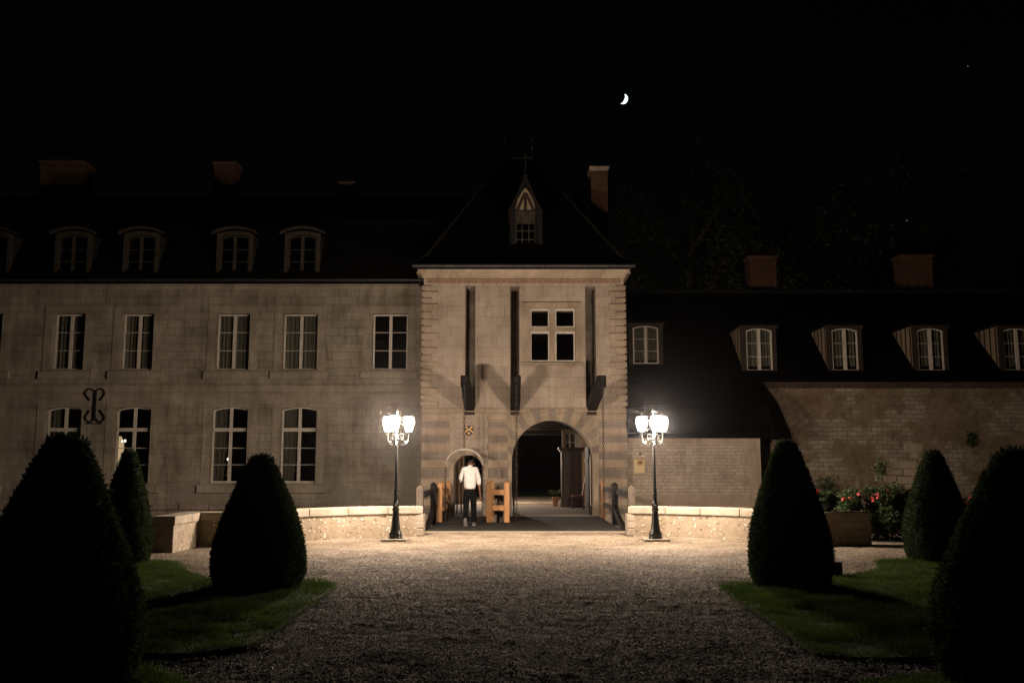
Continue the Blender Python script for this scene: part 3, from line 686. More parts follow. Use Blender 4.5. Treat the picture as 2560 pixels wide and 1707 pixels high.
m = MB(); m.box(c0+.0,c1,YT+.02,YT+.03-.001,wz0+.002,wz0+.22); m.build('mullion_foot',M['quoin'],cw)
for a,b in ((wx0+.004,c0-.004),(c1+.004,wx1-.004)):
    for z0,z1,top in ((wz0+.03,tz0+.018,0),(tz1+.004,wz1-.004,1)):
        f=MB(); fw=.05; ff=fw*1.6
        f.wall([(a,z0),(b,z0),(b,z1),(a,z1)],[[(a+fw,z0+fw),(b-fw,z0+fw),(b-fw,z1-ff),(a+fw,z1-ff)]],YT+.10,YT+.16); f.build('casement',M['white'],cw)
        MB().box(a+.02,b-.02,YT+.125,YT+.13,z0+.02,z1-.02).build('pane',M['glass'],cw)
# hipped roof with a flared foot
rx0=V(1159,364,34.75)[0]; rx1=V(1222,364,34.75)[0]; rz=V(1190,364,34.75)[1]
ev=.34; y0=YT-ev; y1=YT+TD+ev; xa=TX0-ev; xb=TX1+ev; z0=zTE+.07; ry=34.75
def ring(x0_,x1_,y0_,y1_,z): return [(x0_,y0_,z),(x1_,y0_,z),(x1_,y1_,z),(x0_,y1_,z)]
t=.13; r1=ring(xa,xb,y0,y1,z0); lerp=lambda a,b,t:a+(b-a)*t
r2=ring(lerp(xa,rx0,t),lerp(xb,rx1,t),lerp(y0,ry,t),lerp(y1,ry,t),z0+(rz-z0)*t*.70)
r3=[(rx0,ry,rz),(rx1,ry,rz)]
mb = MB(); vs=[(x,y,z-.10) for x,y,z in r1]+r1+r2+r3
fs=[(0,1,2,3)]+[(i,(i+1)%4,(i+1)%4+4,i+4) for i in range(4)]+[(i+4,(i+1)%4+4,(i+1)%4+8,i+8) for i in range(4)]
fs+=[(8,9,13,12),(9,10,13),(10,11,12,13),(11,8,12)]
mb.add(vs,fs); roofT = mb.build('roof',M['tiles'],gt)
mb = MB()
for (p,q,r_) in ((r1[0],r2[0],r3[0]),(r1[1],r2[1],r3[1])): mb.tube([p,q,r_],.05,6)
mb.tube(r3,.06,6); mb.build('ridge_tiles',M['slate_cheek'],roofT)
mb = MB(); mb.tube([(xa,y0-.03,z0-.03),(xb,y0-.03,z0-.03)],.065,8); mb.box(xa+.1,xb-.1,y0+.02,YT-.27,z0-.13,z0-.102); mb.build('gutter',M['zinc'],gt)
for x in (rx0,rx1):
    zt=V(1190,318,34.75)[1]
    MB().lathe([(.10,rz-.02),(.06,rz+.1),(.025,rz+.2),(.02,(rz+zt)/2),(.045,(rz+zt)/2+.03),(.018,(rz+zt)/2+.07),(.012,zt-.1),(.04,zt-.06),(.04,zt-.02),(.004,zt)],(x,ry),10).build('finial',M['zinc'],roofT,smooth=True)
# tower dormer
def roofY_tower(z):
    zz=z0+(rz-z0)*t*.70; yy=lerp(y0,ry,t); return yy+(z-zz)/(rz-zz)*(ry-yy)
yd=30.75; dx0=V(1184,550,yd)[0]; dx1=V(1230,550,yd)[0]; dz0=V(1207,592,yd)[1]; dzw=V(1207,510,yd)[1]; dzb=V(1207,484,yd)[1]; dza=V(1207,430,yd)[1]
ox0=V(1170,550,yd)[0]; ox1=V(1246,550,yd)[0]; dc=(dx0+dx1)/2
dr = window(roofT,dx0,dx1,dz0,dzw,yd+.05,0,rows=4,cols=3,leaf=1,mat='dwhite',fr=.045,name='dormer_window',bars=.03)
mb=MB(); mb.box(dx0,dx1,yd+.03,yd+.10,dzw+.002,dzb-.17,0); mb.box(dx0-.01,dx1+.01,yd,yd+.10,dzb-.168,dzb,0); mb.build('dormer_panel',M['dwhite'],roofT)
mb=MB()
for a,b in ((ox0,dx0-.002),(dx1+.002,ox1)): mb=MB(); mb.prismx([(yd,dz0-.15),(yd,dzb),(roofY_tower(dzb)+.1,dzb),(roofY_tower(dz0-.15)+.1,dz0-.15)],a,b); mb.build('dormer_cheek',M['slate_cheek'],roofT)
N=10; hw=(dx1-dx0)/2-.0
prof=[(hw*(1-(i/N)**1.7)**.9 if i<N else 0, dzb+.03+(dza-dzb-.03)*(i/N)) for i in range(N+1)]
mb=MB(); poly=[(dc+w_,z) for w_,z in prof]+[(dc-w_,z) for w_,z in reversed(prof[:-1])]; mb.prism(poly,yd+.06,yd+.12); mb.build('dormer_gable',M['grey_door'],roofT)
mb=MB(); H=dza-dzb
mb.prism([(dc-.05,dzb+.03),(dc+.05,dzb+.03),(dc+.05,dza-.2),(dc-.05,dza-.2)],yd+.03,yd+.058)
for s_ in (-1,1):
    mb.prism([(dc+s_*(hw-.01),dzb+.031),(dc+s_*(hw-.12),dzb+.031),(dc+s_*.052,dzb+.55*H),(dc+s_*.052,dzb+.8*H)],yd+.03,yd+.058)
mb.build('gable_timber',M['timber'],roofT)
oh=(ox1-ox0)/2; apz=V(1207,405,yd)[1]
pr=[(oh*(1.06-u)**1.0*(1-.25*u*(1-u)*2) if u<1 else 0.02, dzb+(apz-dzb)*u) for u in [i/N for i in range(N+1)]]
inn=[(min(w2*.78,max(0,prof[i][0]+.012)) , z) for i,(w2,z) in enumerate(pr)]
mb=MB()
for i in range(N):
    for s_ in (-1,1):
        w0,za=pr[i]; w1,zb2=pr[i+1]; iw0=hw*1.02*(max(0,1-(i/N*1.35)**1.7)**.9 if i/N*1.35<1 else 0); iw1=hw*1.02*(max(0,1-((i+1)/N*1.35)**1.7)**.9 if (i+1)/N*1.35<1 else 0)
        mb.prism([(dc+s_*iw0,za),(dc+s_*w0,za),(dc+s_*w1,zb2),(dc+s_*iw1,zb2)],yd-.06,roofY_tower(zb2)+.3)
mb.build('dormer_roof',M['slate_cheek'],roofT)
fz=V(1207,350,yd)[1]
MB().lathe([(.10,apz-.1),(.06,apz),(.09,apz+.05),(.03,apz+.12),(.018,apz+.2),(.014,fz-.15),(.045,fz-.1),(.045,fz-.05),(.004,fz)],(dc,yd+.1),10).build('dormer_finial',M['zinc'],roofT,smooth=True)
# tall chimneys behind the tower
chimney(roofT,1358,1396,383,500,34.0,.9,below=5,capm=.16,flare=.05,cap='darkstone')
chimney(roofT,1316,1345,432,470,38.6,.8,below=3)

# ------------------------------------------------------------------ right wing with its catslide
YR=32.0; YC=30.3
rw = thing('service_building','low stone outbuilding with long tiled roof and row of dormers, right of the gate tower','building',(12,YR,-2.5))
xc=V(1747,1080,YC)[0]; zc2=2.60; xe=26.0; zRR=V(2000,672,36)[1]; zev=V(2000,868,YR-.28)[1]; slope=(zRR-zev)/(36-YR+.28); QZ=zev-(YR-.28-30.6)*slope; zw=zev-.06
mb=MB(); mb.box(TX1+.002,xc,YC,YC+.4,-2.5,zc2-.30); mb.box(xc-.4,xc,YC+.402,YR-.002,-2.5,zc2+.2); mb.build('stone_wall',M['rubble'],rw)
mb=MB(); mb.box(TX1+.002,xc+.01,YC-.03,YC+.4,zc2-.298,zc2-.08); mb.cbox(TX1+.002,xc+.03,YC-.08,YC+.4,zc2-.078,zc2+.02,.02)
z=zc2-.31; i=0
while z>-.6:
    h=random.uniform(.3,.42); wdt=.62 if i%2 else .36; mb.box(xc-wdt,xc+.012,YC-.012,YC+.3,z-h+.008,z); z-=h; i+=1
mb.build('corner_stones',M['stone_plain'],rw)
zq=V(1600,1135,YC)[1]; MB().box(TX1+.05,xc-.37,YC-.02,YC-.002,-2.5,zq).build('plinth',M['base_render'],rw)
mb=MB(); mb.box(xc+.002,xe,YR,YR+.4,-2.5,zw); mb.box(xe-.4,xe,YR+.402,40,-2.5,zw); mb.box(TX1+.01,xe,39.6,40,-2.5,zw); mb.build('rendered_wall',M['plaster'],rw)
# wall details: eaves brick course
mb=MB(); x=xc+.2
while x<xe:
    mb.prism([(x,zw-.27),(x+.085,zw-.27),(x+.12,zw-.02),(x+.035,zw-.02)],YR-.06,YR-.002); x+=.105
mb.box(xc+.2,xe,YR-.07,YR-.002,zw-.018,zw+.0); mb.build('brick_eaves',M['old_brick'],rw)
# blocked opening stone pieces in the rendered wall
mb=MB(); 
def VR(u,v): return V(u,v,YR)
for (u0,v0,u1,v1) in ((2078,1018,2118,1036),(2090,1038,2110,1052),(2050,1058,2104,1075),(2076,1077,2120,1092),(2010,1092,2058,1108),(2064,1094,2112,1110),(2080,1112,2110,1130),(2040,1078,2072,1090)):
    a=VR(u0,v1); b=VR(u1,v0); mb.cbox(a[0],b[0],YR-.02,YR-.002,a[1],b[1],.008)
mb.build('dressed_block',M['stone_plain'],rw)
# side brace wall in the corner (warm brick)
MB().box(xc+.5,xc+.95,YR-.14,YR-.002,-2.5,2.35).build('brick_buttress',M['brick_band'],rw)
# roof
ye=YR-.28; PR=[(29.9,2.60),(30.6,QZ),(36.0,zRR)]
def roofY_right(z): return 30.6+(z-QZ)/slope
xv=V(1781,990,29.9)[0]
mb=MB()
def slab(pts,x0,x1,th=.14):
    for (a,za),(b,zb3) in zip(pts[:-1],pts[1:]): mb.prismx([(a,za),(b,zb3),(b,zb3-th),(a,za-th)],x0,x1)
slab(PR,TX1+.05,xv); ye=YR-.28
slab([(ye,QZ+(ye-30.6)*slope),(36.0,zRR)],xv+.001,xe+.3); slab([(36.0,zRR),(40.2,4.4)],TX1+.05,xe+.3)
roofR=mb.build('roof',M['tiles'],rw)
mb=MB(); x=TX1+.5
mb.tube([(TX1,36,zRR+.02),(xe+.3,36,zRR+.02)],.08,6)
while x<xe: mb.box(x,x+.05,35.93,36.07,zRR+.05,zRR+.19); x+=.35
mb.build('ridge_tiles',M['slate_cheek'],roofR)
MB().tube([(TX1+.35,35,zRR-1.1),(TX1+.1+.12,35,zRR+.3)],.03,6).build('vent_pipe',M['zinc'],roofR)
def hip_dormer(l,r,vt,vb,cheek=True):
    yf=roofY_right(V(l,vb,32.4)[1])+.0
    x0=V(l,800,yf)[0]; x1=V(r,800,yf)[0]; z0=V(l,vb,yf)[1]+.02; z1=V(l,vt,yf)[1]-.10; c=(x0+x1)/2
    p=.15; X0=x0-p; X1=x1+p; zt=z1+.26
    m=MB()
    m.box(X0,x0-.002,yf,yf+.12,z0-.1,zt); m.box(x1+.002,X1,yf,yf+.12,z0-.1,zt); m.box(x0,x1,yf+.01,yf+.12,z0-.1,z0-.004)
    n=8; rise=.09
    hp=[(x0+(x1-x0)*i/n, z1+.012+rise*(1-((i/n-.5)*2)**2)) for i in range(n+1)]
    for i in range(n): m.prism([hp[i],hp[i+1],(hp[i+1][0],zt),(hp[i][0],zt)],yf,yf+.12)
    m.build('dormer_frame',M['timber'],roofR)
    w_=window(roofR,x0+.001,x1-.001,z0,z1,yf+.04,rise,rows=3,curtain=1,fr=.05,name='dormer_window',mull=.11,bars=.018)
    yb=roofY_right(zt)+.05
    m2=MB()
    for a,b in ((X0+.02,X0+.08),(X1-.08,X1-.02)):
        MB().prismx([(yf+.12,z0-.1),(yf+.12,zt),(yb,zt),(roofY_right(z0-.1)+.1,z0-.1)],a,b).build('dormer_cheek',M['grey_door'],roofR)
    for k in range(5):
        y=yf+.12+.1+k*(yb-yf)/5.2; zb4=QZ+(y-30.6)*slope
        if zb4<zt-.1: m2.box(X0-.0,X0+.018,y,y+.07,zb4-.05,zt-.001)
    m2.prismx([(yf+.12,zt-.09),(yf+.12,zt-.001),(yb,zt-.001),(yb,zt-.09)],X0-.004,X0+.016)
    m2.build('cheek_timber',M['timber'],roofR)
    # hipped roof with flared eaves
    e=.16; za=V(c,0,yf)[1]; apz=V(l,vt-42,yf+.75)[1]; ay=yf+.75; m=MB()
    q0=[(X0-e,yf-e,zt-.02),(X1+e,yf-e,zt-.02)]; q1=[(X0+.12,yf+.14,zt+.18),(X1-.12,yf+.14,zt+.18)]; A=(c,ay,apz)
    yb2=roofY_right(apz)+.2; B=(c,yb2,apz); yk=roofY_right(zt)+.2; yk1=roofY_right(zt+.18)+.2
    vs=[q0[0],q0[1],q1[0],q1[1],A,B,(X0-e,yk,zt-.02),(X1+e,yk,zt-.02),(X0+.12,yk1,zt+.18),(X1-.12,yk1,zt+.18)]
    m.add(vs,[(0,1,3,2),(2,3,4),(0,2,8,6),(2,4,5,8),(1,7,9,3),(3,9,5,4)])
    m.add([(X0-e,yf-e,zt-.07),(X1+e,yf-e,zt-.07),(X1+e,yk,zt-.07),(X0-e,yk,zt-.07),(X0-e,yf-e,zt-.021),(X1+e,yf-e,zt-.021)],[(0,1,2,3),(0,1,5,4)])
    m.build('dormer_roof',M['tiles'],roofR)
    n=8; m=MB()
    m.prism([(X0-.06,zt-.075),(X0-.02,zt-.2)]+[(X0+(X1-X0)*i/n, zt-.2+.12*(1-((i/n-.5)*2)**2)) for i in range(n+1)]+[(X1+.02,zt-.2),(X1+.06,zt-.075)],yf-.05,yf-.002)
    m.build('dormer_fascia',M['timber'],roofR)
hip_dormer(1454,1513,747,838); 
for l,r in ((1714,1774),(1911,1971),(2108,2168),(2306,2368)): hip_dormer(l,r,753,854)
chimney(roofR,1722,1783,588,662,36.6,.7,cap='brick',below=1.2)
chimney(roofR,2070,2142,586,662,36.6,.7,cap='brick',below=1.2)

# ------------------------------------------------------------------ bridge
DX0,DX1=-2.13,2.75
MB().box(DX0,DX1,23.1,26.78,-.35,-.004).build('bridge_roadway',M['deck'])['kind']='structure'
MB().box(-60,60,-2.6,-2.55,-3,-2.9) 
mb=MB(); mb.box(DX0+.2,DX1-.2,23.3,26.5,-2.5,-.351); tag(mb.build('bridge_pier',M['flint'],loc=(.3,25,-2.5)),'stone pier carrying the roadway over the dry moat','bridge pier')
MB().box(DX0,DX1,22.86,23.098,-.3,.012).build('threshold_strip',M['threshold'])['kind']='structure'
def planks(name,x0,x1,label):
    m=MB(); y=26.8
    while y<29.96: m.box(x0,x1,y,min(y+.235,29.985),-.10,0.0+random.uniform(-.004,.003)); y+=.25
    m.box(x0+.1,x0+.25,26.8,29.98,-.3,-.102); m.box(x1-.25,x1-.1,26.8,29.98,-.3,-.102)
    tag(m.build(name,M['deck'],loc=((x0+x1)/2,28.4,-.3)),label,'drawbridge')
planks('drawbridge_deck',-.12,DX1-.01,'wide dark wooden drawbridge deck in front of the large arch')
planks('drawbridge_deck',DX0+.02,-.72,'narrow dark wooden footbridge deck in front of the small arched door')
# posts and rails
def post(mb,x,y,h,w=.15,z0=-.05,mi=0):
    a=w/2; mb.add([(x-a,y-a,z0),(x+a,y-a,z0),(x+a,y+a,z0),(x-a,y+a,z0),(x-a,y-a,h-.07),(x+a,y-a,h-.07),(x+a,y+a,h-.07),(x-a,y+a,h-.07),(x,y,h)],
      [(0,1,2,3),(0,1,5,4),(1,2,6,5),(2,3,7,6),(3,0,4,7),(4,5,8),(5,6,8),(6,7,8),(7,4,8)],mi)
def side_rail(s,x,label):
    t=thing('bridge_railing',label,'railing',(x,26.3,0),'railings along both sides of the bridge')
    m=MB(); post(m,x,26.3,1.14,.17); m.build('post',M['old_wood'],t,bevel=.008)
    m=MB(); post(m,x+s*.10,23.45,1.12,.17); m.build('post',M['grey_wood'],t,bevel=.008)
    m=MB(); post(m,x-s*.03,29.4,1.13,.12); m.build('post',M['new_wood'],t,bevel=.006)
    m=MB()
    for z in (.80,): m.prismx([(23.54,z),(26.21,z),(26.21,z+.14),(23.54,z+.14)],x-.04+s*.04,x+.04+s*.04)
    m.build('rail',M['old_wood'],t)
    m=MB()
    pts=[]
    for i in range(9):
        u=i/8; pts.append((26.2-2.2*u, .52-.50*(u**.75)))
    for i in range(8):
        (a,za),(b,zb3)=pts[i],pts[i+1]; m.prismx([(a,za-.18),(b,max(zb3-.18,-.3)),(b,zb3),(a,za)],x-.05,x+.05)
    m.build('brace',M['old_wood'],t)
    m=MB()
    for z in (.80,.32): m.prismx([(26.39,z),(29.33,z),(29.33,z+.13),(26.39,z+.13)],x-.035,x+.035)
    m.build('rail',M['timber'],t)
    return t
side_rail(-1,-2.19,'dark oak bridge railing on the left, beside the small arched door')
side_rail(1,2.87,'dark oak bridge railing on the right, ending at the large arch')
t=thing('footbridge_rail','new pale oak rail with one post, on the left edge of the footbridge','railing',(-2.06,26.9,0),'new oak barriers at the drawbridge gap')
m=MB(); post(m,-2.06,26.9,1.13,.14); m.build('post',M['new_wood'],t,bevel=.008)
m=MB(); post(m,-1.98,29.3,1.13,.14); m.build('post',M['new_wood'],t,bevel=.008)
m=MB(); 
for z in (.78,.30): m.prismx([(26.98,z),(29.22,z),(29.22,z+.13),(26.98,z+.13)],-2.05,-1.97)
m.build('rail',M['new_wood'],t)
t=thing('gap_barrier','new pale oak barrier of posts and rails around the gap between footbridge and drawbridge','railing',(-.43,26.9,0),'new oak barriers at the drawbridge gap')
for x,y in ((-.655,26.9),(-.145,26.9),(-.62,29.4),(-.17,29.4)):
    m=MB(); post(m,x,y,1.15,.145); m.build('post',M['new_wood'],t,bevel=.008)
for z in (.76,.32):
    m=MB(); m.box(-.58,-.22,26.86,26.94,z,z+.15); m.build('rail',M['new_wood_x'],t,bevel=.006)
    m=MB(); m.prismx([(26.98,z),(29.32,z),(29.32,z+.13),(26.98,z+.13)],-.68,-.61); m.prismx([(26.98,z),(29.32,z),(29.32,z+.13),(26.98,z+.13)],-.19,-.12); m.build('rail',M['new_wood'],t)
# beams of the drawbridge
BG='lifting beams of the drawbridge'
def beam(x0,xt,label):
    m=MB(); a=(x0,30.35,3.42); b=(xt,27.45,4.13); w=.15
    d=Vector((b[0]-a[0],b[1]-a[1],b[2]-a[2])).normalized(); u=Vector((1,0,0)); v=d.cross(u).normalized()
    st=[(0,.15,.19),(.6,.15,.19),(.88,.115,.15),(.90,.14,.175),(.955,.13,.165),(.97,.10,.13),(1.0,.075,.10)]
    A=Vector(a); B_=Vector(b); vs=[]
    for s_,hw_,hh in st:
        c=A+(B_-A)*s_
        for p,q in ((-1,-1),(1,-1),(1,1),(-1,1)): vs.append(c+u*hw_*p+v*hh*q)
    n=len(st); fs=[(i*4+k,i*4+(k+1)%4,i*4+4+(k+1)%4,i*4+4+k) for i in range(n-1) for k in range(4)]+[(0,1,2,3),tuple((n-1)*4+k for k in range(4))]
    m.add(vs,fs); o=m.build('drawbridge_beam',M['old_wood'],loc=(x0,30,3.5),bevel=.015); tag(o,label,'drawbridge beam',BG)
    m=MB(); m.box(slots_c(x0)[0]+.01,slots_c(x0)[1]-.01,29.90,30.2,3.20,3.30)
    tag(m.build('beam_pivot',M['timber'],loc=(x0,30,3.3)),label.replace('black lifting beam','short wooden bearing block under the beam'),'bearing block','bearing blocks of the beams')
    return b
def slots_c(x): return min(((a,b) for a,b,_,_ in slots),key=lambda s:abs((s[0]+s[1])/2-x))
bc=[(a+b)/2 for a,b,_,_ in slots]
beam(bc[0],-1.40,'black lifting beam jutting from the left slot above the shield')
beam(bc[1],.13,'black lifting beam jutting from the middle slot beside the cross window')
beam(bc[2],2.68,'black lifting beam jutting from the right slot nearest the lean-to roof')
def chain(x,y,zt,zb,label,x2=None,y2=None,L_=.105,parent=None,nm='chain'):
    x2=x if x2 is None else x2; y2=y if y2 is None else y2
    n=int((zt-zb)/(L_*.76)); m=MB()
    for i in range(n):
        u=(i+.5)/n; cx=x+(x2-x)*u; cy=y+(y2-y)*u; cz=zt+(zb-zt)*u; vs=[];K1=10;K2=5
        for a in range(K1):
            A=2*math.pi*a/K1; ex=.030*math.cos(A); ez=L_/2*math.sin(A)
            for b in range(K2):
                Bq=2*math.pi*b/K2; rr=.0095; ox=rr*math.cos(Bq); on=rr*math.sin(Bq)
                px=ex+ox*math.cos(A); pz=ez+ox*math.sin(A)
                vs.append((cx+(px if i%2 else on),cy+(on if i%2 else px),cz+pz))
        m.add(vs,[(a*K2+b,((a+1)%K1)*K2+b,((a+1)%K1)*K2+(b+1)%K2,a*K2+(b+1)%K2) for a in range(K1) for b in range(K2)])
    o=m.build(nm,M['rust'],parent,loc=(x,y,zb),smooth=False)
    if parent is None: tag(o,label,'chain','hanging drawbridge chains')
    return o
zy=S(1161,1122,27.4)[1]
chain(-1.40,27.42,3.98,zy,'iron chain hanging from the left beam down to the curved yoke')
chain(.13,27.42,3.98,.02,'iron chain hanging from the middle beam, left of the large arch opening')
chain(2.68,27.42,3.98,.02,'iron chain hanging from the right beam, right of the large arch')
t=thing('footbridge_yoke','curved pale iron yoke with two chains hanging in front of the small door','yoke',(-1.40,27.42,zy))
m=MB(); r=.54; cz=zy-.47
m.tube([(-1.40+r*math.cos(a),27.42,cz+.46*math.sin(a)) for a in np.linspace(0,math.pi,25)],[.022+.022*math.sin(a) for a in np.linspace(0,math.pi,25)],8)
m.build('yoke_arc',M['arc_iron'],t,smooth=True)
chain(-1.94,27.42,cz,.02,'',parent=t); chain(-.86,27.42,cz,.02,'',parent=t)
# ------------------------------------------------------------------ coat of arms, sign
sx,sz=S(1172.5,1077,YT); t=thing('coat_of_arms','small dark blue shield with gold chevron and three gold roundels, above the small door','shield',(sx,YT-.03,sz-.16))
sh_=[(-.14,.165),(.14,.165),(.14,-.02),(.115,-.085),(.07,-.13),(0,-.17),(-.07,-.13),(-.115,-.085),(-.14,-.02)]
MB().box(sx-.16,sx+.17,YT-.04,YT-.016,sz-.23,sz+.2).build('stone_plaque',M['quoin'],t)
MB().prism([(sx+a,sz+b) for a,b in sh_],YT-.065,YT-.041).build('shield_face',M['blue'],t)
MB().prism([(sx-.138,sz-.02),(sx-.138,sz-.085),(sx,sz+.035),(sx+.138,sz-.085),(sx+.138,sz-.02),(sx,sz+.095)],YT-.070,YT-.066).build('chevron',M['gold'],t)
for a,b,r in ((-.085,.115,.038),(.085,.115,.038),(0,-.075,.042)):
    MB().prism([(sx+a+r*math.cos(q),sz+b+r*math.sin(q)) for q in np.linspace(0,2*math.pi,14,endpoint=False)],YT-.071,YT-.066).build('roundel',M['gold'],t)
    MB().prism([(sx+a+r*.3*math.cos(q),sz+b+r*.3*math.sin(q)) for q in np.linspace(0,2*math.pi,8,endpoint=False)],YT-.073,YT-.0712).build('roundel_dot',M['ochre_sign'],t)
cx,cz_=S(1598,1165,YC); t=thing('information_panel','cream yellow panel with small ochre plaque, on the rubble wall beside the right street lamp','sign',(cx,YC-.05,cz_-.25))
MB().prism([(cx-.21,cz_-.27),(cx+.21,cz_-.27),(cx+.21,cz_+.25),(cx+.12,cz_+.29),(cx-.12,cz_+.29),(cx-.21,cz_+.25)],YC-.035,YC-.002).build('backing_board',M['quoin'],t)
MB().box(cx-.165,cx+.165,YC-.05,YC-.036,cz_-.22,cz_+.22).build('panel',M['cream_sign'],t)
MB().box(cx-.075,cx+.135,YC-.06,YC-.051,cz_+.02,cz_+.215).build('plaque',M['ochre_sign'],t)
m=MB()
for q in ((-.02,.13),(.0,.15),(.03,.16),(.05,.13),(.065,.145)): m.box(cx+q[0]-.008,cx+q[0]+.012,YC-.064,YC-.0605,cz_+.09,cz_+q[1]+.01)
m.box(cx-.035,cx+.08,YC-.064,YC-.0605,cz_+.085,cz_+.10); m.box(cx-.01,cx+.05,YC-.064,YC-.0605,cz_+.06,cz_+.07)
m.build('castle_emblem',M['ink'],t)
m=MB(); m.tube([(cx+.02,YC,cz_+.40),(cx+.02,YC-.12,cz_+.42)],.012,6); m.lathe([(.035,cz_+.36),(.03,cz_+.42),(.01,cz_+.44)],(cx+.02,YC-.13),10); tag(m.build('wall_spotlight',M['iron'],loc=(cx,YC,cz_+.4)),'tiny black unlit spotlight on the wall just above the cream panel','spotlight')
# ------------------------------------------------------------------ iron wall anchor on the left wing
def VL(u,v): return V(u,v,YL)
m=MB(); y=YL-.05
def curve(pts,r=.032): m.tube([(VL(a,b)[0],y,VL(a,b)[1]) for a,b in pts],r,6)
curve([(221,899),(220,920),(219,935),(218,962)],.05)
for s_ in (-1,1):
    c=219; curve([(c+1,899),(c+s_*4,896),(c+s_*10,893),(c+s_*17,894),(c+s_*22,900),(c+s_*22,906),(c+s_*16,914),(c+s_*12,920)])
    curve([(c+s_*12,942),(c+s_*17,950),(c+s_*22,957),(c+s_*21,964),(c+s_*14,969),(c+s_*6,967),(c,958)])
a=VL(200,974);b=VL(234,971); m.box(a[0],b[0],y-.03,YL-.001,a[1],b[1])
tag(m.build('wall_anchor',M['iron'],loc=(VL(219,970)[0],YL,VL(219,970)[1]),smooth=True),'scrolled black iron wall anchor between two lower windows of the pale house','wall anchor')
# ------------------------------------------------------------------ lamps seen inside the left wing
def indoor(u,v,yy,label,shade=True):
    x,z=V(u,v,yy); g=thing('indoor_lamp',label,'lamp',(x,yy,z-.4)); 
    MB().lathe([(.10,z-.55),(.02,z-.5),(.015,z-.1),(.01,z)],(x,yy),10).build('lamp_stem',M['gold'],g,smooth=True)
    mm=MB(); mm.lathe([(.012,z-.02),(.035,z),(.045,z+.03),(.03,z+.06),(.008,z+.08)],(x,yy),10); mm.lathe([(.012,z-.02),(.025,z),(.03,z+.02),(.02,z+.04),(.006,z+.055)],(x-.10,yy),8); mm.build('bulb',M['indoor_bulb'],g,smooth=True)
    if shade: MB().lathe([(.17,z-.22),(.16,z-.05),(.10,z+.13),(.06,z+.20)],(x-.33,yy+.3),14).build('lamp_shade',M['indoor'],g,smooth=True)
indoor(287,1014,33.0,'small lit lamp with warm shade inside the second lower window')
indoor(524,1056,33.0,'small bright bulb glowing inside the third lower window',False)
m=MB(); m.box(*sorted((V(262,1040,34)[0],V(286,1040,34)[0])),34.0,34.03,V(262,1085,34)[1],V(262,1025,34)[1]); m.build('glow_panel',M['indoor'],loc=(V(270,1040,34)[0],34,0)); tag(bpy.data.objects['glow_panel'],'wall panel with dim warm lamplight put in as glow, inside the second lower window','wall panel')  # panel is no lamp; the light on it is painted in as emission
bpy.data.objects['glow_panel'].location=(V(270,1040,34)[0],34,0)

# ------------------------------------------------------------------ furniture in the passage
Y0=36.4; x0,x1=1.88,2.76; t=thing('armoire','tall dark carved wooden armoire standing in the gate passage','armoire',((x0+x1)/2,Y0+.3,0))
m=MB(); m.box(x0+.04,x1-.04,Y0+.04,Y0+.6,.12,2.12); m.box(x0,x1,Y0,Y0+.62,0.02,.12); m.build('body',M['armoire'],t)
m=MB(); m.cbox(x0-.02,x1+.02,Y0-.02,Y0+.62,2.12,2.2,.02); m.cbox(x0-.07,x1+.07,Y0-.08,Y0+.62,2.201,2.29,.03); m.build('cornice',M['armoire'],t)
for a,b in ((x0+.14,(x0+x1)/2-.01),((x0+x1)/2+.01,x1-.1)):
    m=MB(); m.box(a,b,Y0+.015,Y0+.038,.18,2.06)
    for z in ((.24,.85),(.93,1.2),(1.28,2.0)): m.cbox(a+.05,b-.05,Y0-.005,Y0+.014,z[0],z[1],.015)
    m.build('door',M['armoire'],t)
m=MB()
for x in (x0+.09,): m.lathe([(.04,.14),(.045,.3),(.03,.35),(.045,.6),(.03,1.0),(.045,1.1),(.03,1.2),(.045,1.7),(.03,2.0),(.045,2.1)],(x,Y0+.03),10)
m.build('turned_column',M['armoire'],t,smooth=True)
t=thing('glazed_door','tall white glazed door leaf standing open behind the armoire','door',(2.4,37.7,0))
a,b=2.02,2.80
m=MB(); m.wall([(a,0.02),(b,0.02),(b,3.03),(a,3.03)],[[(a+.14,1.0),(b-.25,1.0),(b-.25,2.86),(a+.14,2.86)]],37.7,37.75)
for x in ((a+b)/2-.1,): m.box(x,x+.04,37.69,37.74,1.0,2.86)
for z in (1.5,2.0,2.5): m.box(a+.1,b-.2,37.705,37.742,z,z+.03)
m.build('door_frame',M['white'],t); MB().box(a+.1,b-.2,37.72,37.724,.95,2.9).build('pane',M['glass'],t)
t=thing('chair','wooden chair with red leather seat and tall back, in front of the armoire','chair',(2.45,35,0))
MB().cbox(2.22,2.66,34.8,35.2,.43,.50,.015).build('seat',M['red_seat'],t,bevel=.01)
m=MB(); m.add([(2.60,34.82,.5),(2.60,35.18,.5),(2.72,34.82,1.16),(2.72,35.18,1.16),(2.65,34.82,.5),(2.65,35.18,.5),(2.76,34.82,1.16),(2.76,35.18,1.16)],[(0,1,3,2),(4,6,7,5),(0,2,6,4),(1,5,7,3),(2,3,7,6),(0,4,5,1)]); m.build('backrest',M['red_seat'],t)
for x,y in ((2.25,34.83),(2.63,34.83),(2.25,35.17),(2.63,35.17)):
    MB().lathe([(.018,.0),(.026,.1),(.016,.14),(.028,.3),(.02,.42)],(x,y),8).build('leg',M['timber'],t,smooth=True)
m=MB(); m.tube([(2.25,34.83,.14),(2.63,34.83,.14)],.014,6); m.tube([(2.25,35.17,.14),(2.63,35.17,.14)],.014,6); m.tube([(2.44,34.83,.14),(2.44,35.17,.14)],.014,6); m.build('stretcher',M['timber'],t)
t=thing('potted_fern','green potted fern beside the armoire','plant',(1.70,37,0))
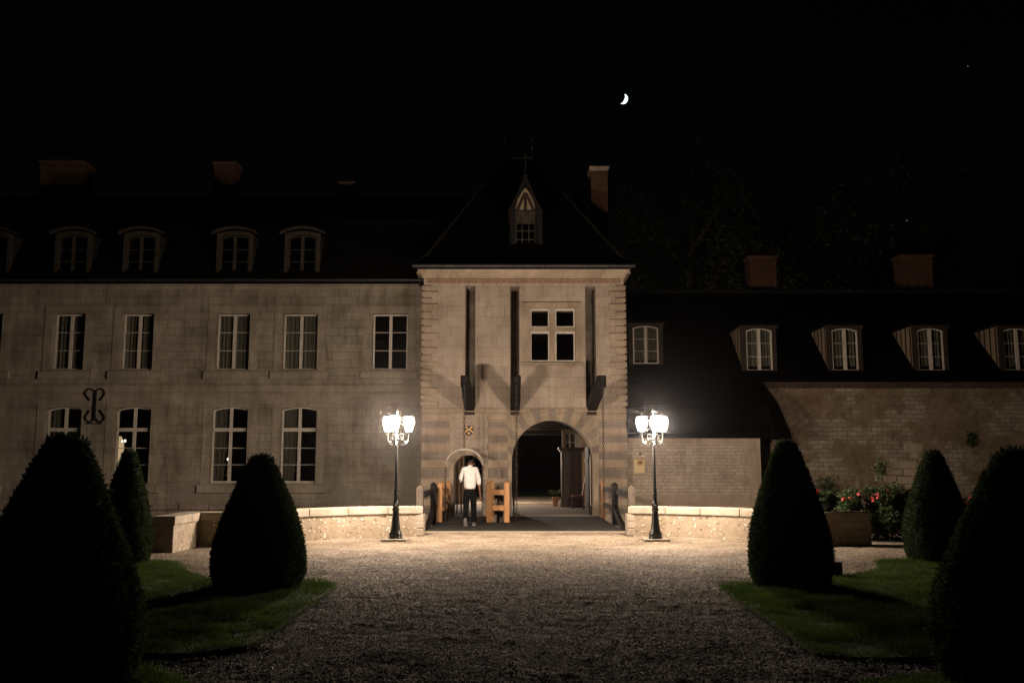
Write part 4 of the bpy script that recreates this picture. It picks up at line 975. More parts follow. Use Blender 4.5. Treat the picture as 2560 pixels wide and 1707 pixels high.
MB().lathe([(.09,.0),(.12,.3),(.14,.34),(.13,.36)],(1.70,37),14).build('pot',M['terracotta'],t,smooth=True)
vs=[];fs=[]
for k in range(46):
    a=random.random()*6.28; L_=random.uniform(.3,.5); up=random.uniform(.25,.55)
    for s in range(10):
        u=s/10; r=L_*u*.75; z=.36+up*(u*1.6-u*u*1.2); px=1.70+r*math.cos(a); py=37+r*math.sin(a); wd=.035*(1-u)+.01
        for sd in (-1,1):
            n=len(vs); qx=-math.sin(a)*sd; qy=math.cos(a)*sd
            vs+=[(px,py,z),(px+qx*wd*1.5+.01,py+qy*wd*1.5,z-.01),(px+math.cos(a)*.03,py+math.sin(a)*.03,z+.01)]; fs.append((n,n+1,n+2))
MB().add(vs,fs).build('fronds',M['leaf'],t)
# the big gate leaves, folded back
for x,s_,lab in ((ax0+.04,1,'dark oak gate leaf folded back on the left of the large arch'),(ax1-.10,1,'dark oak gate leaf folded back on the right of the large arch')):
    t=thing('gate_leaf',lab,'gate',(x,31.2,0),'folded gate leaves')
    m=MB(); y=30.6
    while y<31.9: m.prismx([(y,.03),(y+.16,.03),(y+.16,2.2),(y,2.2)],x,x+.05); y+=.17
    m.build('boards',M['old_wood'],t)
    m=MB(); m.box(x-.02,x-.001,30.6,31.96,.3,.42); m.box(x-.02,x-.001,30.6,31.96,1.7,1.82); m.build('ledge',M['old_wood'],t)
t=thing('wooden_partition','wooden partition of upright slats behind the small door','partition',(-1.75,31.5,0))
for x in (-1.86,-1.72,-1.60,-1.33): 
    m=MB(); m.box(x,x+.045,31.5,31.58,.0,2.6); m.build('slat',M['timber'],t)
m=MB(); m.box(-1.9,-.9,31.58,31.62,2.0,2.12); m.build('rail',M['timber'],t)

# ------------------------------------------------------------------ parapet walls
def parapet(P,label,end,h=.66,th=.40):
    t=thing('parapet_wall',label,'wall',(P[3][0],P[3][1],0),'low curved parapet walls')
    pts=[Vector((x,y,0)) for x,y in P]
    def offs(d):
        out=[]
        for i,p in enumerate(pts):
            a=(pts[i]-pts[i-1]).normalized() if i>0 else (pts[1]-pts[0]).normalized()
            b=(pts[i+1]-pts[i]).normalized() if i<len(pts)-1 else a
            n1=Vector((-a.y,a.x,0)); n2=Vector((-b.y,b.x,0)); n=(n1+n2).normalized(); n/=max(.5,n.dot(n1)); 
            if n.y<0: n=-n
            if P[0][0]<0: pass
            out.append(p+n*d)
        return out
    F=offs(0); B=offs(th)
    def strip(m,F,B,z0,z1):
        n=len(F); vs=[(p.x,p.y,z) for p in F for z in (z0,z1)]+[(p.x,p.y,z) for p in B for z in (z0,z1)]
        k=2*n; fs=[]
        for i in range(n-1):
            a,b=2*i,2*i+2
            fs+=[(a,b,b+1,a+1),(a+k,a+1+k,b+1+k,b+k),(a+1,b+1,b+1+k,a+1+k),(a,a+k,b+k,b)]
        fs+=[(0,1,1+k,k),(2*n-2,2*n-1,2*n-1+k,2*n-2+k)]
        m.add(vs,fs)
    m=MB(); strip(m,F,B,-2.5 if False else -.3,h-.17); m.build('flint_face',M['flint'],t)
    # coping stones, laid end to end with open joints
    F2=offs(-.03); B2=offs(th+.03)
    def resample(Q,step):
        d=[0]; 
        for a,b in zip(Q[:-1],Q[1:]): d.append(d[-1]+(b-a).length)
        return d
    n=12; m=MB(); dF=resample(pts,1); tot=dF[-1]
    def at(Q,s):
        s=min(max(s,0),tot)
        for i in range(len(dF)-1):
            if s<=dF[i+1]+1e-9: u=(s-dF[i])/(dF[i+1]-dF[i]); return Q[i]+(Q[i+1]-Q[i])*u
        return Q[-1]
    s=0
    while s<tot-.05:
        e=min(s+random.uniform(.75,1.0),tot); 
        if tot-e<.35: e=tot
        k=4; ss=[s+.003+(e-s-.006)*i/k for i in range(k+1)]
        strip(m,[at(F2,q) for q in ss],[at(B2,q) for q in ss],h-.168,h+random.uniform(-.004,.004)); s=e
    m.build('coping',M['coping'],t,bevel=.018)
    return t,F,B
tl,_,_=parapet(LP,'low pale flint parapet wall curving left of the bridge, ending in a short wing','l')
m=MB(); m.box(-6.68,-6.292,17.6,19.42,-.3,.49); m.build('flint_face',M['flint'],tl)
m=MB(); m.box(-6.71,-6.26,17.57,18.5,.492,.66); m.box(-6.71,-6.26,18.51,19.44,.492,.66); m.build('coping',M['coping'],tl,bevel=.018)
m=MB()
for i in range(3): m.cbox(-6.70,-6.28,17.565,17.8,.0+i*.165,.16+i*.165,.01)
m.build('corner_stones',M['coping'],tl)
tr,_,_=parapet(RP,'low pale flint parapet wall curving right of the bridge behind the right street lamp','r')
m=MB()
for i in range(3):
    w_=.36 if i%2 else .62; m.cbox(7.23-w_,7.245,19.075,19.4,.0+i*.165,.16+i*.165,.01)
m.build('corner_stones',M['coping'],tr)
for tt,x0,x1 in ((tl,-2.62,-2.03),(tr,2.65,3.25)):
    m=MB()
    for i in range(3):
        e=.0 if i%2 else .14
        if x0<0: m.cbox(x0+e,x1,21.715,22.14,.165*i,.165*i+.158,.012)
        else: m.cbox(x0,x1-e,21.715,22.14,.165*i,.165*i+.158,.012)
    m.build('end_pier',M['coping'],tt)
MB().box(-2.03,-1.995,21.80,21.95,.25,.36) 

# ------------------------------------------------------------------ street lamps
def lantern(parent,cx,cy,zb):
    """four-sided tapered lantern, frame + glass + top + light"""
    H1=.23; w0=.062; w1=.108; zr=zb+H1; zt=zr+.10; wt=.085
    m=MB()
    cs=lambda w_,z:[(cx-w_,cy-w_,z),(cx+w_,cy-w_,z),(cx+w_,cy+w_,z),(cx-w_,cy+w_,z)]
    a,b,c=cs(w0,zb),cs(w1,zr),cs(wt,zt)
    for i in range(4):
        m.tube([a[i],b[i]],.006,5); m.tube([b[i],c[i]],.005,5); m.tube([a[i],a[(i+1)%4]],.007,5); m.tube([b[i],b[(i+1)%4]],.009,5); m.tube([c[i],c[(i+1)%4]],.007,5)
    o=m.build('lantern',M['iron'],parent)
    m=MB(); 
    for lo,hi in ((cs(w0-.002,zb+.004),cs(w1-.004,zr-.004)),(cs(w1-.004,zr+.006),cs(wt-.002,zt))):
        m.add(lo+hi,[(i,(i+1)%4,(i+1)%4+4,i+4) for i in range(4)])
    m.build('lantern_glass',M['lantern'],o)
    m=MB(); m.lathe([(.07,zt+.002),(.05,zt+.03),(.02,zt+.045),(.012,zt+.06),(.02,zt+.07),(.004,zt+.09)],(cx,cy),10); m.lathe([(.02,zb-.05),(.03,zb-.03),(.018,zb-.012),(.055,zb-.002)],(cx,cy),10)
    m.build('lantern_cap',M['iron'],o,smooth=True)
    m=MB(); m.lathe([(.01,zb+.05),(.025,zb+.07),(.03,zb+.12),(.018,zb+.17),(.005,zb+.19)],(cx,cy),10); m.build('bulb',M['bulb'],o,smooth=True).visible_shadow=True
    ld=bpy.data.lights.get('lantern_light') or bpy.data.lights.new('lantern_light','POINT')
    ld.energy=LAMP_W; ld.color=LAMP_COL; ld.shadow_soft_size=.075
    lo_=bpy.data.objects.new('lantern_light',ld); COL.objects.link(lo_); lo_.parent=o; lo_.location=Vector((cx,cy,zb+.13))-ORG[parent.name]
    ORG[o.name]=ORG[parent.name]
def street_lamp(x,y,label):
    t=thing('street_lamp',label,'street lamp',(x,y,.03),'street lamps flanking the bridge')
    z=lambda v: S(x*0+1280,v,y)[1]
    base=[(.150,.035),(.150,.07),(.135,.09),(.142,.11),(.145,.14),(.125,.17),(.115,.2)]
    m=MB(); m.lathe(base,(x,y),20); m.build('base',M['iron'],t,smooth=True)
    m=MB(); vs=[]; n=32; prof=[(.112,.20),(.103,.24),(.087,.36),(.076,.48),(.068,.60),(.064,.63)]
    for r,zz in prof:
        for k in range(n): rr=r*(1 if k%4<2 else .93); vs.append((x+rr*math.cos(2*math.pi*k/n),y+rr*math.sin(2*math.pi*k/n),zz))
    m.add(vs,[(i*n+k,i*n+(k+1)%n,(i+1)*n+(k+1)%n,(i+1)*n+k) for i in range(len(prof)-1) for k in range(n)])
    m.lathe([(.066,.62),(.080,.64),(.080,.66),(.060,.68),(.066,.71),(.078,.74),(.062,.76),(.047,.79),(.044,.95),(.055,.98),(.044,1.0),(.040,1.04),(.052,1.07),(.036,1.10)],(x,y),20)
    m.build('pedestal',M['iron'],t,smooth=True)
    m=MB(); m.lathe([(.035,1.10),(.031,1.6),(.024,2.05),(.022,2.10)],(x,y),16); m.lathe([(.03,2.08),(.045,2.10),(.03,2.13),(.05,2.17),(.025,2.2),(.02,2.30),(.03,2.33),(.016,2.36),(.012,2.74),(.03,2.76),(.012,2.80),(.004,2.84)],(x,y),12)
    m.build('pole',M['iron'],t,smooth=True)
    for deg in (25,145,265):
        a=R(deg); dx,dy=math.cos(a),math.sin(a); r=.27; zb=2.335
        P=lambda rr,zz:(x+dx*rr,y+dy*rr,zz)
        m=MB(); m.tube([P(.02,2.10),P(.06,2.055),P(.12,2.03),P(.19,2.05),P(.24,2.10),P(.265,2.17),P(.27,2.24),P(.27,zb-.04)],.0125,7)
        m.tube([P(.02,2.24),P(.06,2.27),P(.11,2.27),P(.145,2.235),P(.145,2.185),P(.115,2.155),P(.08,2.165),P(.075,2.20),P(.10,2.215)],.0095,6)
        m.tube([P(.20,2.055),P(.17,2.10),P(.19,2.13),P(.215,2.12)],.008,6)
        m.build('arm',M['iron'],t,smooth=True)
        lantern(t,x+dx*r,y+dy*r,zb)
    return t
lx,ly=G(908,1240); rx_,ry_=G(1506,1240)
l1=street_lamp(lx,ly,'black three-lantern street lamp left of the bridge, in front of the left parapet')
l2=copy_tree(l1); l2.location=(rx_,ry_,.03); l2.rotation_euler.z=R(10); l2['label']='black three-lantern street lamp right of the bridge, beside the cream panel'
for x,y,l in ((lx,ly,'flat pale stone slab under the left street lamp'),(rx_,ry_,'flat pale stone slab under the right street lamp')):
    tag(MB().cbox(x-.27,x+.27,y-.27,y+.27,-.03,.034,.006).build('lamp_slab',M['coping'],loc=(x,y,0),bevel=.006),l,'slab','slabs under the lamps')
# insects round the lamps
vs=[];fs=[]
for x,y in ((lx,ly),(rx_,ry_)):
    for k in range(150):
        r=abs(rng.normal(0,.42))+.15; d=rng.normal(size=3); d/=np.linalg.norm(d); c=np.array([x,y,2.6])+d*r*np.array([1,1,1.1]); s=rng.uniform(.0025,.006)
        n=len(vs); q=rng.normal(size=(4,3))*s; vs+=[tuple(c+p) for p in q]; fs+=[(n,n+1,n+2),(n,n+2,n+3),(n,n+3,n+1),(n+1,n+3,n+2)]
o=fast('flying_insects',vs,fs,M['arc_iron']); o['kind']='stuff'; o['label']='swarm of tiny moths catching the light around both street lamps'; o['category']='insects'

# ------------------------------------------------------------------ person
def skin_obj(name,joints,edges,mat,parent,sub=2,root=0):
    org=ORG[parent.name]
    me=bpy.data.meshes.new(name); me.from_pydata([tuple(Vector(j[0])) for j in joints],edges,[]); me.materials.append(mat)
    o=bpy.data.objects.new(name,me); COL.objects.link(o); o.parent=parent
    md=o.modifiers.new('skin','SKIN'); md.use_smooth_shade=True; md.use_x_symmetry=False
    for i,j in enumerate(joints):
        r=j[1]; me.skin_vertices[0].data[i].radius=(r,r) if not hasattr(r,'__len__') else r
        me.skin_vertices[0].data[i].use_root=(i==root)
    s=o.modifiers.new('sub','SUBSURF'); s.levels=sub; s.render_levels=sub
    ORG[o.name]=org; return o
px,py=-1.13,25.25
man=thing('person','person seen from behind in white shirt and black trousers, head bowed','person',(px,py,0))
# local frame: x right, y forward (away from camera), z up
J=[((0,0,.97),(.13,.10)),((0,0,1.15),(.125,.09)),((.0,.01,1.34),(.155,.10)),((0,.02,1.50),(.12,.085)),((.005,.055,1.57),(.052,.052)),((.01,.12,1.62),(.052,.055)),((.015,.21,1.645),(.080,.080)),((.015,.24,1.70),(.05,.05)),
 ((-.17,.02,1.49),.062),((-.245,.03,1.25),.046),((-.17,.22,1.10),.037),((-.10,.33,1.10),.026),
 ((.17,.02,1.49),.062),((.235,.02,1.22),.046),((.255,.05,.98),.036),((.275,.08,.82),.025),((.28,.09,.76),.027),
 ((-.09,0,.90),.085),((-.10,.02,.52),.055),((-.105,-.18,.14),.038),
 ((.09,0,.90),.085),((.10,.06,.50),.055),((.105,.13,.08),.038),((-.105,-.06,.04),.026),((.105,.25,.035),.028)]
E_=[(0,1),(1,2),(2,3),(3,4),(4,5),(5,6),(6,7),(3,8),(8,9),(9,10),(10,11),(3,12),(12,13),(13,14),(14,15),(15,16),(0,17),(17,18),(18,19),(0,20),(20,21),(21,22),(19,23),(22,24)]
skin_obj('body',J,E_,M['skin'],man)
# fingers of the hanging right hand and the bent left hand
def hand(base,down,side,name):
    js=[];es=[]; b=Vector(base); d=Vector(down).normalized(); s=Vector(side).normalized(); nrm=d.cross(s)
    js.append((tuple(b),(.034,.018))); js.append((tuple(b+d*.045),(.038,.016)))
    for k,(o_,ln) in enumerate(((-.027,.066),(-.009,.078),(.009,.072),(.027,.056))):
        p=b+d*.07+s*o_; i=len(js); js+= [(tuple(p),.010),(tuple(p+d*ln*.5+nrm*.010),.009),(tuple(p+d*ln*.95+nrm*.030),.0075)]; es+=[(1,i),(i,i+1),(i+1,i+2)]
    i=len(js); js+=[(tuple(b+d*.02-s*.04+nrm*.012),.011),(tuple(b+d*.055-s*.052+nrm*.028),.009)]; es+=[(0,1),(0,i),(i,i+1)]
    return skin_obj(name,js,es,M['skin'],man,1)
hand((.28,.09,.755),(.03,.12,-1),(0,1,0),'hand'); hand((-.09,.335,1.10),(.8,.6,.1),(0,.2,1),'hand')
skin_obj('hair',[((.012,.14,1.625),(.066,.05)),((.015,.17,1.67),(.092,.088)),((.015,.22,1.71),(.088,.078))],[(0,1),(1,2)],M['hair'],man)
for s_ in (-1,1): MB().lathe([(.010,0),(.022,.012),(.022,.030),(.01,.045)],(0,0),8).build('ear',M['skin'],man,smooth=True).location=(.015+s_*.086,.22,1.61)
for c in children(man):
    if c.name.startswith('ear'):
        me=c.data; off=Vector(ORG[man.name]); 
        for v in me.vertices: v.co+=off
SJ=[((0,0,.93),(.178,.132)),((0,0,1.08),(.172,.125)),((0,.005,1.32),(.185,.122)),((0,.02,1.47),(.165,.105)),((.003,.035,1.55),(.088,.085)),((.005,.045,1.60),(.072,.075)),
 ((-.165,.02,1.48),.082),((-.245,.03,1.27),.068),((-.225,.12,1.15),.058),
 ((.165,.02,1.48),.082),((.235,.02,1.24),.066),((.252,.04,1.06),.056)]
SE=[(0,1),(1,2),(2,3),(3,4),(4,5),(3,6),(6,7),(7,8),(3,9),(9,10),(10,11)]
shirt=skin_obj('shirt',SJ,SE,M['shirt'],man)
tx=bpy.data.textures.new('creases','CLOUDS'); tx.noise_scale=.07
dm=shirt.modifiers.new('creases','DISPLACE'); dm.texture=tx; dm.strength=.04; dm.mid_level=.5
skin_obj('collar',[((-.055,.02,1.585),.014),((0,-.02,1.592),.015),((.06,.02,1.585),.014),((.06,.09,1.575),.012)],[(0,1),(1,2),(2,3)],M['shirt'],man,1)
TJ=[((0,0,1.05),(.152,.112)),((0,0,.92),(.158,.118)),((-.088,0,.80),.108),((-.100,.02,.52),.085),((-.105,-.13,.24),.072),((-.106,-.19,.11),.068),
 ((.088,.0,.80),.108),((.102,.05,.50),.085),((.107,.10,.24),.074),((.108,.12,.07),.070)]
TE=[(0,1),(1,2),(2,3),(3,4),(4,5),(1,6),(6,7),(7,8),(8,9)]
skin_obj('trousers',TJ,TE,M['trousers'],man)
def shoe(c,pitch,name):
    Mx=Matrix.Translation(Vector(c))@Matrix.Rotation(pitch,4,'X'); m=MB(); m2=MB()
    out=[(-.035,-.07),(.035,-.07),(.042,-.02),(.040,.05),(.052,.12),(.046,.18),(.02,.215),(-.02,.215),(-.046,.18),(-.050,.12),(-.038,.05),(-.042,-.02)]
    h=[.085,.085,.095,.085,.055,.045,.035,.035,.045,.055,.085,.095]; n=len(out)
    f=lambda x,y,z: tuple(Mx@Vector((x,y,z))+ORG[man.name])
    m.add([f(x,y,.018) for x,y in out]+[f(x*.97,y,hh*.7) for (x,y),hh in zip(out,h)]+[f(x*.6,y*.93,hh) for (x,y),hh in zip(out,h)],
          [(i,(i+1)%n,(i+1)%n+n,i+n) for i in range(n)]+[(i+n,(i+1)%n+n,(i+1)%n+2*n,i+2*n) for i in range(n)]+[tuple(range(2*n,3*n)),tuple(range(n))])
    s=m.build('shoe',M['shoe'],man,smooth=True,bevel=.006)
    m2.add([f(x*1.06,y*1.03,-.008) for x,y in out]+[f(x*1.06,y*1.03,.017) for x,y in out],[tuple(range(n)),tuple(range(n,2*n))]+[(i,(i+1)%n,(i+1)%n+n,i+n) for i in range(n)])
    m2.build('sole',M['sole'],s)
shoe((-.106,-.22,.12),R(-52),'l'); shoe((.106,.12,.012),0,'r')

# ------------------------------------------------------------------ topiary
PT=[0,.1,.22,.35,.5,.65,.8,.9,.96,.99,1.0]; PW=[.87,.98,1.0,.95,.82,.65,.46,.33,.23,.12,.02]
def topiary(cx,cy,Rm,H,label,nl,seed,rough=.012,lean=0):
    r_=np.random.default_rng(seed)
    t=thing('topiary_yew',label,'topiary',(cx,cy,0),'clipped yew cones on the lawns')
    nt,nz=72,70; T=np.linspace(0,1,nz); W=np.interp(T,PT,PW)
    vs=[];
    def rad(T_,A):
        base=np.interp(T_,PT,PW)*Rm
        return base*(1+.03*np.sin(3*A+seed)*np.sin(5*T_+seed)+.018*np.sin(7*A+2*seed+9*T_)+.012*np.sin(13*A-17*T_))
    A=np.linspace(0,2*np.pi,nt,endpoint=False)
    TT,AA=np.meshgrid(T,A,indexing='ij'); RR=rad(TT,AA)*(1+r_.normal(0,.02,TT.shape))-.01
    X=cx+RR*np.cos(AA)+lean*TT; Y=cy+RR*np.sin(AA); Z=TT*H+.02
    v=np.stack([X.ravel(),Y.ravel(),Z.ravel()],1); I,J=np.meshgrid(np.arange(nz-1),np.arange(nt),indexing='ij'); a=I*nt+J; b=I*nt+(J+1)%nt
    f=np.stack([a.ravel(),b.ravel(),(b+nt).ravel(),(a+nt).ravel()],1)
    fast('crown_core',v,f,M['yew_core'],t,smooth=True)
    # sprigs
    u=r_.random(nl*2); pr=np.interp(u,PT,PW); u=u[r_.random(len(u))<pr+.12][:nl]; n=len(u); A=r_.random(n)*2*np.pi; rr=rad(u,A)+r_.normal(0,rough,n)
    P=np.stack([cx+rr*np.cos(A)+lean*u,cy+rr*np.sin(A),u*H+.02],1)
    D=np.stack([np.cos(A),np.sin(A),np.full(n,.35)],1)+r_.normal(0,.55,(n,3)); D[:,2]+=np.where(u>.93,1.4,0); D/=np.linalg.norm(D,axis=1)[:,None]
    L0=r_.uniform(.014,.034,n); L_=L0*(1+1.3*(r_.random(n)>.99)+np.where((u>.95)&(r_.random(n)>.8),1.6,0)); Q=np.cross(D,r_.normal(size=(n,3))); Q/=np.linalg.norm(Q,axis=1)[:,None]
    wd=L0*.26
    vv=np.stack([P-D*.01,P+D*L_[:,None]*.5+Q*wd[:,None],P+D*L_[:,None],P+D*L_[:,None]*.5-Q*wd[:,None]],1).reshape(-1,3)
    ff=np.arange(n*4).reshape(-1,4); fast('crown',vv,ff,M['yew'],t)
    MB().lathe([(.07,-.05),(.05,.1),(.05,.3)],(cx,cy),8).build('trunk',M['bark'],t)
def TP(u,vb,Y): return V(u,vb,Y)[0]
topiary(V(154,985,6.95)[0],6.95,.575,1.78,'largest nearest yew cone at the left edge of the picture',60000,1)
topiary(V(297,1045,15.4)[0],15.4,.40,1.82,'small yew cone behind the large left one, in front of the low wall wing',26000,2)
topiary(V(602,1045,12.5)[0],12.5,.585,1.71,'broad round-topped yew cone standing left of the gravel path',45000,3,lean=0)
topiary(V(1806,1045,12.7)[0],12.7,.525,1.90,'slender pointed yew cone right of the gravel path, beside the stone block',45000,4)
topiary(V(2142,1040,15.8)[0],15.8,.52,1.82,'yew cone in front of the rose bed, lit on its left side',32000,5)
topiary(V(2325,1022,7.0)[0]+.02,7.0,.625,1.68,'large near yew cone at the right edge of the picture',60000,6)
# ------------------------------------------------------------------ lawns
def inside(px,py,poly):
    c=np.zeros(len(px),bool); n=len(poly)
    for i in range(n):
        (x1,y1),(x2,y2)=poly[i],poly[(i+1)%n]
        c^=((y1>py)!=(y2>py))&(px<(x2-x1)*(py-y1)/(y2-y1+1e-12)+x1)
    return c
def lawn(poly,n,seed):
    r_=np.random.default_rng(seed)
    MB().add([(x,y,z) for x,y in poly for z in (-.05,.025)],[tuple(range(1,2*len(poly),2))]+[(2*i,(2*i+2)%(2*len(poly)),(2*i+3)%(2*len(poly)),2*i+1) for i in range(len(poly))]).build('lawn',M['soil'])['kind']='structure'
    xs=[p[0] for p in poly]; ys=[p[1] for p in poly]
    X=r_.uniform(min(xs)-.04,max(xs)+.04,n*2); Y=r_.uniform(min(ys)-.04,max(ys)+.04,n*2)
    jx=X+r_.normal(0,.035,2*n); jy=Y+r_.normal(0,.035,2*n)
    k=inside(jx,jy,poly); X,Y=X[k][:n],Y[k][:n]; n=len(X)
    h=r_.uniform(.015,.065,n)*(1+1.3*vnoise(X,Y,.4,seed)+.8*vnoise(X,Y,.13,seed+1)); a=r_.random(n)*2*np.pi; w_=r_.uniform(.0025,.005,n); l=r_.normal(0,.02,(n,2))
    B=np.stack([X,Y,np.full(n,.02)],1); q=np.stack([np.cos(a)*w_,np.sin(a)*w_,np.zeros(n)],1)
    v=np.stack([B-q,B+q,B+np.stack([l[:,0],l[:,1],h],1)],1).reshape(-1,3)
    o=fast('grass',v,np.arange(3*n).reshape(-1,3),M['grass']); o['kind']='stuff'
gp=lambda L_:[G(u,v) for u,v in L_]
def smooth_poly(P,it=2):
    for _ in range(it):
        Q=[]
        for i in range(len(P)):
            a,b=P[i],P[(i+1)%len(P)]; Q+=[(a[0]*.75+b[0]*.25,a[1]*.75+b[1]*.25),(a[0]*.25+b[0]*.75,a[1]*.25+b[1]*.75)]
        P=Q
    return P
A1=gp([(405,1291),(412,1302),(440,1322),(500,1336),(600,1342),(690,1336),(774,1344),(760,1362),(722,1384),(660,1431),(588,1481),(500,1500),(420,1505),(330,1506)])+[(-6.6,8.0),(-10.5,9.5),(-11,16.0),(-6.9,15.9)]
lawn(smooth_poly(A1,1),230000,11)
A2=[(-6.0,7.5),(-2.95,7.6),(-2.45,7.2),(-2.1,6.4),(-2.2,5.2),(-6,5)]
lawn(smooth_poly(A2,2),70000,12)
A3=gp([(2009,1289),(2018,1300),(2024,1310),(1965,1321),(1901,1327),(1800,1342),(1720,1343),(1650,1346),(1672,1364),(1703,1386),(1797,1447),(1858,1497),(1900,1512),(2000,1517),(2150,1512)])+[(5.6,8.0),(10.5,9.0),(11,15.9),(7.2,15.9)]
lawn(smooth_poly(A3,1),230000,13)
A4=[(6.0,7.3),(3.2,7.4),(2.45,7.0),(2.3,6.3),(2.5,5.2),(6,5)]
lawn(smooth_poly(A4,2),70000,14)
x,y=G(1918,1326); tag(MB().cbox(x-.13,x+.12,y,y+.3,-.02,.22,.02).build('stone_block',M['darkstone'],loc=(x,y,0)),'small dark stone block on the gravel just right of the slender yew cone','stone block')

# ------------------------------------------------------------------ flowers
def leaf_cloud(name,c,rad,n,mat,parent,seed,size=(.02,.045),shell=.35,hollow=False):
    r_=np.random.default_rng(seed); d=r_.normal(size=(n,3)); d/=np.linalg.norm(d,axis=1)[:,None]
    rr=(shell+(1-shell)*r_.random(n))**.6; lump=1+.25*np.sin(d[:,0]*5+seed)*np.sin(d[:,1]*4+2*seed)+.2*np.sin(d[:,2]*7+seed)
    P=np.array(c)+d*(rr*lump)[:,None]*np.array(rad); P[:,2]=np.maximum(P[:,2],.03)
    D=r_.normal(size=(n,3)); D/=np.linalg.norm(D,axis=1)[:,None]; Q=np.cross(D,r_.normal(size=(n,3))); Q/=np.linalg.norm(Q,axis=1)[:,None]
    s=r_.uniform(*size,n)[:,None]
    v=np.stack([P-D*s,P+Q*s*.5,P+D*s,P-Q*s*.5],1).reshape(-1,3)
    return fast(name,v,np.arange(4*n).reshape(-1,4),mat,parent)
def petals(m,c,r,seed):
    rr=random.Random(seed)
    for k in range(9):
        a=rr.random()*6.28; b=rr.uniform(-.3,1.2); d=Vector((math.cos(a)*math.cos(b),math.sin(a)*math.cos(b),math.sin(b))); p=Vector(c)+d*r*.45
        q=d.cross(Vector((0,0,1)) if abs(d.z)<.9 else Vector((1,0,0))).normalized(); s=d.cross(q)
        m.add([p-q*r*.5-s*r*.4,p+q*r*.5-s*r*.4,p+d*r*.3+q*r*.55+s*r*.45,p+d*r*.3-q*r*.55+s*r*.45],[(0,1,2,3)])
BUSH=[(7.35,20.6,.95,7,'rose bush right behind the low corner wall, nearest the geraniums'),(8.1,20.5,1.1,8,'rose bush with one tall sprig above the end of the corner wall'),
 (8.75,20.4,1.05,8,'rose bush with pale pink blooms, left beside the lit yew cone'),(9.5,20.6,.95,4,'rose bush mostly hidden behind the lit yew cone'),(10.4,20.6,.95,5,'rose bush seen between the two right-hand yew cones')]
for i,(x,y,h,nf,lab) in enumerate(BUSH):
    t=thing('rose_bush',lab,'rose bush',(x,y,0),'rose bushes along the rendered wall')
    leaf_cloud('foliage',(x,y,h*.52),(.48,.42,h*.5),7500,M['leaf'],t,20+i)
    m=MB(); rr=random.Random(i)
    for k in range(6):
        a=rr.random()*6.28; m.tube([(x,y,0),(x+.2*math.cos(a),y+.2*math.sin(a),h*.5),(x+.4*math.cos(a),y+.35*math.sin(a),h*rr.uniform(.9,1.15))],[.012,.008,.004],5)
    m.build('stem',M['bark'],t)
    for k in range(nf):
        m=MB(); a=rr.uniform(-.5,.5); z=rr.uniform(.35,1.02)*h if rr.random()<.4 else rr.uniform(.75,1.05)*h; petals(m,(x+a,y-.40+.15*rr.random(),z),rr.uniform(.035,.055),k+9*i); m.build('rose',M['rose'],t)
x,y=8.1,20.4; t2=[o for o in bpy.data.objects if o.name.startswith('rose_bush')][1]
m=MB(); m.tube([(x,y,.9),(x-.05,y,1.3),(x-.1,y,1.62)],[.008,.006,.003],5); m.build('tall_stem',M['bark'],t2); leaf_cloud('tall_sprig',(x-.08,y,1.5),(.2,.12,.26),220,M['leaf'],t2,77,shell=.1)
# geraniums in a dark bowl on the corner wall
x,y=V(1893,1150,19.3)[0],19.3; t=thing('geranium_pot','dark bowl of scarlet geraniums standing on the low wall behind the slender yew','flower pot',(x,y,.66))
MB().lathe([(.12,.665),(.14,.68),(.24,.80),(.27,.84),(.25,.85)],(x,y),16).build('bowl',M['iron'],t,smooth=True)
leaf_cloud('foliage',(x,y,.93),(.28,.26,.14),2200,M['leaf'],t,91)
for k in range(7):
    m=MB(); a=random.uniform(-.2,.2); z=random.uniform(.98,1.10)
    for q in range(6): petals(m,(x+a+random.uniform(-.04,.04),y-.08+random.uniform(-.04,.04),z+random.uniform(-.03,.03)),.028,k*7+q)
    m.build('blossom',M['geranium'],t)
# small climbing weeds on the rendered wall
for (u,v,w_,h_,lab) in ((1900,1120,.45,.8,'straggling dark creeper climbing the rendered wall above the geraniums'),(2228,1010,.2,.6,'thin dark weed growing high on the rendered wall behind the right cones')):
    X,Z=V(u,v,YR); o=leaf_cloud('wall_creeper',(X,YR-.08,Z),(w_,.07,h_*.5),500,M['leaf'],None,int(u),shell=.05); tag(o,lab,'creeper'); 

